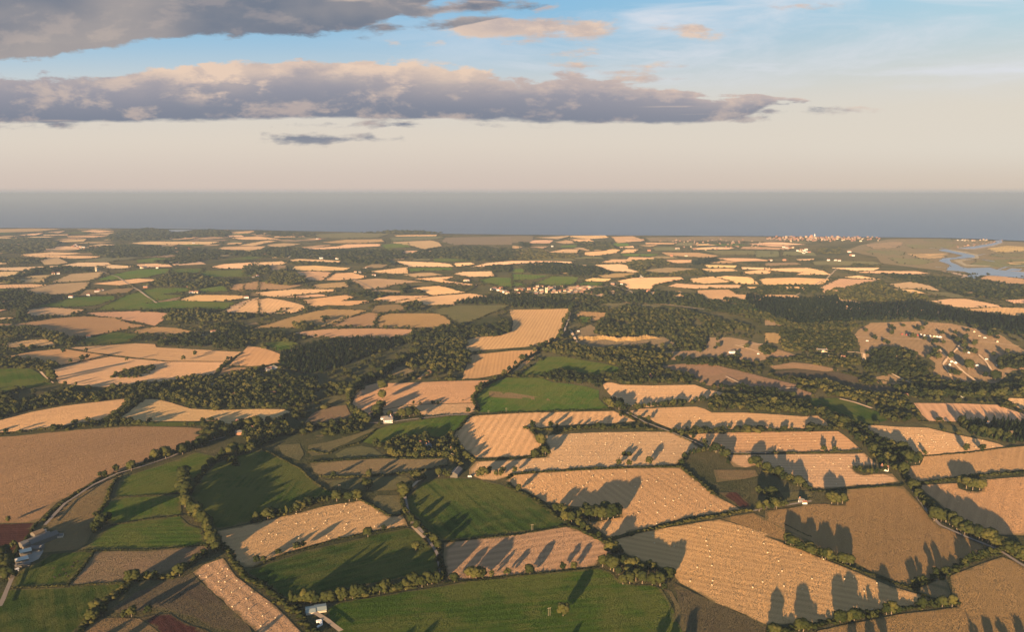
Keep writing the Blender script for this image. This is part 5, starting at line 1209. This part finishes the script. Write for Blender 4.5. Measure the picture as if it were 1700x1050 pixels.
def cow(at, rz, label):
    x, y, z = place(at, .5); me = bpy.data.meshes.new('cow')
    J = [(0, 0, 1.15), (.55, 0, 1.2), (-.55, 0, 1.15), (-.8, 0, 1.2), (.85, 0, 1.2), (1.15, 0, .95), (1.35, 0, .55), (1.5, 0, .3), (-.88, 0, .6)]
    E = [(0, 1), (0, 2), (2, 3), (1, 4), (4, 5), (5, 6), (6, 7), (3, 8)]; rad = [.40, .38, .38, .24, .27, .19, .15, .1, .05]
    for sx in (.6, -.68):
        for sy in (-.22, .22):
            k = len(J); J += [(sx, sy, .85), (sx + (.06 if sx > 0 else -.08), sy, .48), (sx, sy, .02)]; E += [(1 if sx > 0 else 2, k), (k, k + 1), (k + 1, k + 2)]; rad += [.19, .09, .07]
    me.from_pydata(J, E, []); o = link('cow', me); o.location = (x, y, z); o.rotation_euler = (0, 0, rz); o.scale = (1.25,) * 3
    me.skin_vertices.new() if hasattr(me.skin_vertices, 'new') and not me.skin_vertices else None
    md = o.modifiers.new('skin', 'SKIN'); bpy.context.view_layer.update()
    for i, s_ in enumerate(me.skin_vertices[0].data): s_.radius = (rad[i], rad[i]); s_.use_root = i == 0
    o.modifiers.new('sub', 'SUBSURF').levels = 1; me.materials.append(M['hide']); tag(o, label, 'cow', 'dark cattle in the green meadow by the farm')
for i, s in enumerate(sorted(('C0 345,648', 'C0 352,706', 'C0 428,682', 'C0 440,700', 'C0 466,638', 'C0 480,612', 'C0 500,604', 'C0 410,655', 'C0 385,690'), key=lambda t: pts(t)[0][0])):
    cow(s, random.uniform(0, 6.2), f"dark cow in the shaded meadow right of the farm, {nth(i + 1)} from left")
def car(at, rz, label, m='white', L=4.3, Hh=1.5, name='car', cat='car', group=None):
    x, y, z = place(at, .55); t = tag(empty(name, x, y, z, rz), label, cat, group); w = .9 if L < 5 else 1.1
    b = MB()
    prof = [(-L / 2, .35), (L / 2, .35), (L / 2, .8), (L * .28, .92), (L * .12, Hh), (-L * .36, Hh), (-L / 2, .95)] if L < 5 else [(-L / 2, .35), (L / 2, .35), (L / 2, 1.1), (L * .42, 1.3), (L * .30, Hh), (-L / 2, Hh)]
    n = len(prof); b.add([(px_, -w, pz) for px_, pz in prof] + [(px_, w, pz) for px_, pz in prof], [tuple(range(n)), tuple(range(2 * n - 1, n - 1, -1))] + [((i + 1) % n, i, n + i, n + (i + 1) % n) for i in range(n)]); b.build('body', M[m], t)
    MB().box(-L * .3, L * .14, -w - .02, -w + .01, Hh * .66, Hh * .9).box(-L * .3, L * .14, w - .01, w + .02, Hh * .66, Hh * .9).build('window', M['glass'], t)
    for sx in (-.3, .3):
        for sy in (-1, 1): MB().tube((sx * L, sy * (w - .12), .34), (sx * L, sy * (w + .03), .34), .34, .34, 12).build('wheel', M['tyre'], t)
for s, rz, lab, m, L, H in (('B1 1330,868', 1.2, 'white car nearest the open barn in the pale yard', 'white', 4.3, 1.5), ('B1 1335,885', 1.2, 'grey car parked along the open barn', 'slate', 4.3, 1.5), ('B1 1326,895', 1.1, 'dark car at the corner of the open barn', 'tyre', 4.3, 1.5), ('B1 1400,908', .1, 'white van on the edge of the pale yard', 'white', 5.6, 2.3),
                            ('C1 430,992', .4, 'white van beside the great green meadow gate', 'white', 5.8, 2.4), ('C1 440,1006', 2.0, 'white trailer-like van below the meadow gate', 'white', 5.2, 2.2), ('C1 428,1022', .9, 'small white car below the meadow gate vans', 'white', 4.2, 1.5),
                            ('A3 660,884', 0, 'white lorry at the left of the dry grassland', 'white', 6.5, 2.8), ('A3 1420,864', 0, 'long white lorry near the right clump on grassland', 'white', 8, 2.8), ('A3 1430,1002', 0, 'white van below the right grassland clump', 'white', 6, 2.5), ('A3 1385,852', 0, 'pale van before the dark grassland clump', 'cream', 6, 2.6),
                            ('B3 1503,190', .1, 'long white caravan beside the dark grassland clump', 'white', 8, 2.8), ('B3 1430,148', 0, 'white lorry on the lower grassland', 'white', 6.5, 2.7), ('A2 1430,965', 0, 'white caravan alone on the brown quarry field', 'white', 8, 2.8),
                            ('A2 1590,968', .5, 'white lorry on the far quarry field edge', 'white', 6, 2.6), ('A2 430,822', .2, 'white lorry in the sand quarry entrance', 'white', 7, 3), ('A2 688,925', .1, 'white digger-like lorry at the foot of the quarry', 'white', 6, 3)):
    car(s, rz, lab, m, L, H, 'van' if 'van' in lab.split() or 'caravan' in lab or 'trailer-like' in lab else ('lorry' if 'lorry' in lab else 'car'), 'van' if 'van' in lab.split() else ('caravan' if 'caravan' in lab else ('lorry' if 'lorry' in lab else 'car')))
TENTS = [('A3 885,842', 'red'), ('A3 915,845', 'red'), ('A3 940,846', 'slate'), ('A3 962,848', 'red'), ('A3 985,848', 'red'), ('A3 1005,845', 'white'), ('A3 1030,850', 'white'), ('A3 1048,854', 'cream'), ('A3 1065,853', 'white'), ('A3 1092,856', 'cream'), ('A3 1110,858', 'white'), ('A3 1130,860', 'white'), ('A3 1325,886', 'red'), ('A3 1350,826', 'cream'),
         ('A3 1315,962', 'white'), ('B3 1205,165', 'white'), ('B3 1230,172', 'white'), ('B3 1192,185', 'white'), ('B3 1370,190', 'white'), ('A3 1500,890', 'cream')]
for i, (s, m) in enumerate(sorted(TENTS, key=lambda t: pts(t[0])[0][0])):
    x, y, z = place(s, .4); w = random.uniform(2, 3.6); t = tag(empty('tent', x, y, z, random.uniform(-.3, .3)), f"{'red' if m == 'red' else 'grey' if m == 'slate' else 'pale'} peaked tent on the dry grassland, {nth(i + 1)} from left", 'tent', 'tents on the dry grassland')
    b = MB(); b.add([(-w, -w, 2.4), (w, -w, 2.4), (w, w, 2.4), (-w, w, 2.4), (0, 0, 4.6)], [(0, 1, 4), (1, 2, 4), (2, 3, 4), (3, 0, 4)]).build('canopy', M[m], t)
    MB().box(-w + .1, w - .1, -w + .1, w - .1, -.5, 2.38).build('wall', M['white' if m == 'slate' else m], t)

# ------------------------------------------------------------------ evening haze over land and sea
def haze():
    m, nt, o = mat('haze_air'); v = nt.nodes.new('ShaderNodeVolumePrincipled')
    v.inputs['Color'].default_value = HAZE_COL; v.inputs['Density'].default_value = HAZE_DENS; v.inputs['Anisotropy'].default_value = 0.0
    nt.links.new(v.outputs[0], o.inputs['Volume'])
    MB().box(-198000, 198000, -20000, 198000, -6, CAM_Z + 6).build('haze', m, kind='stuff')
HAZE_COL, HAZE_DENS = (.24, .30, .38, 1), 5.6e-5
haze()
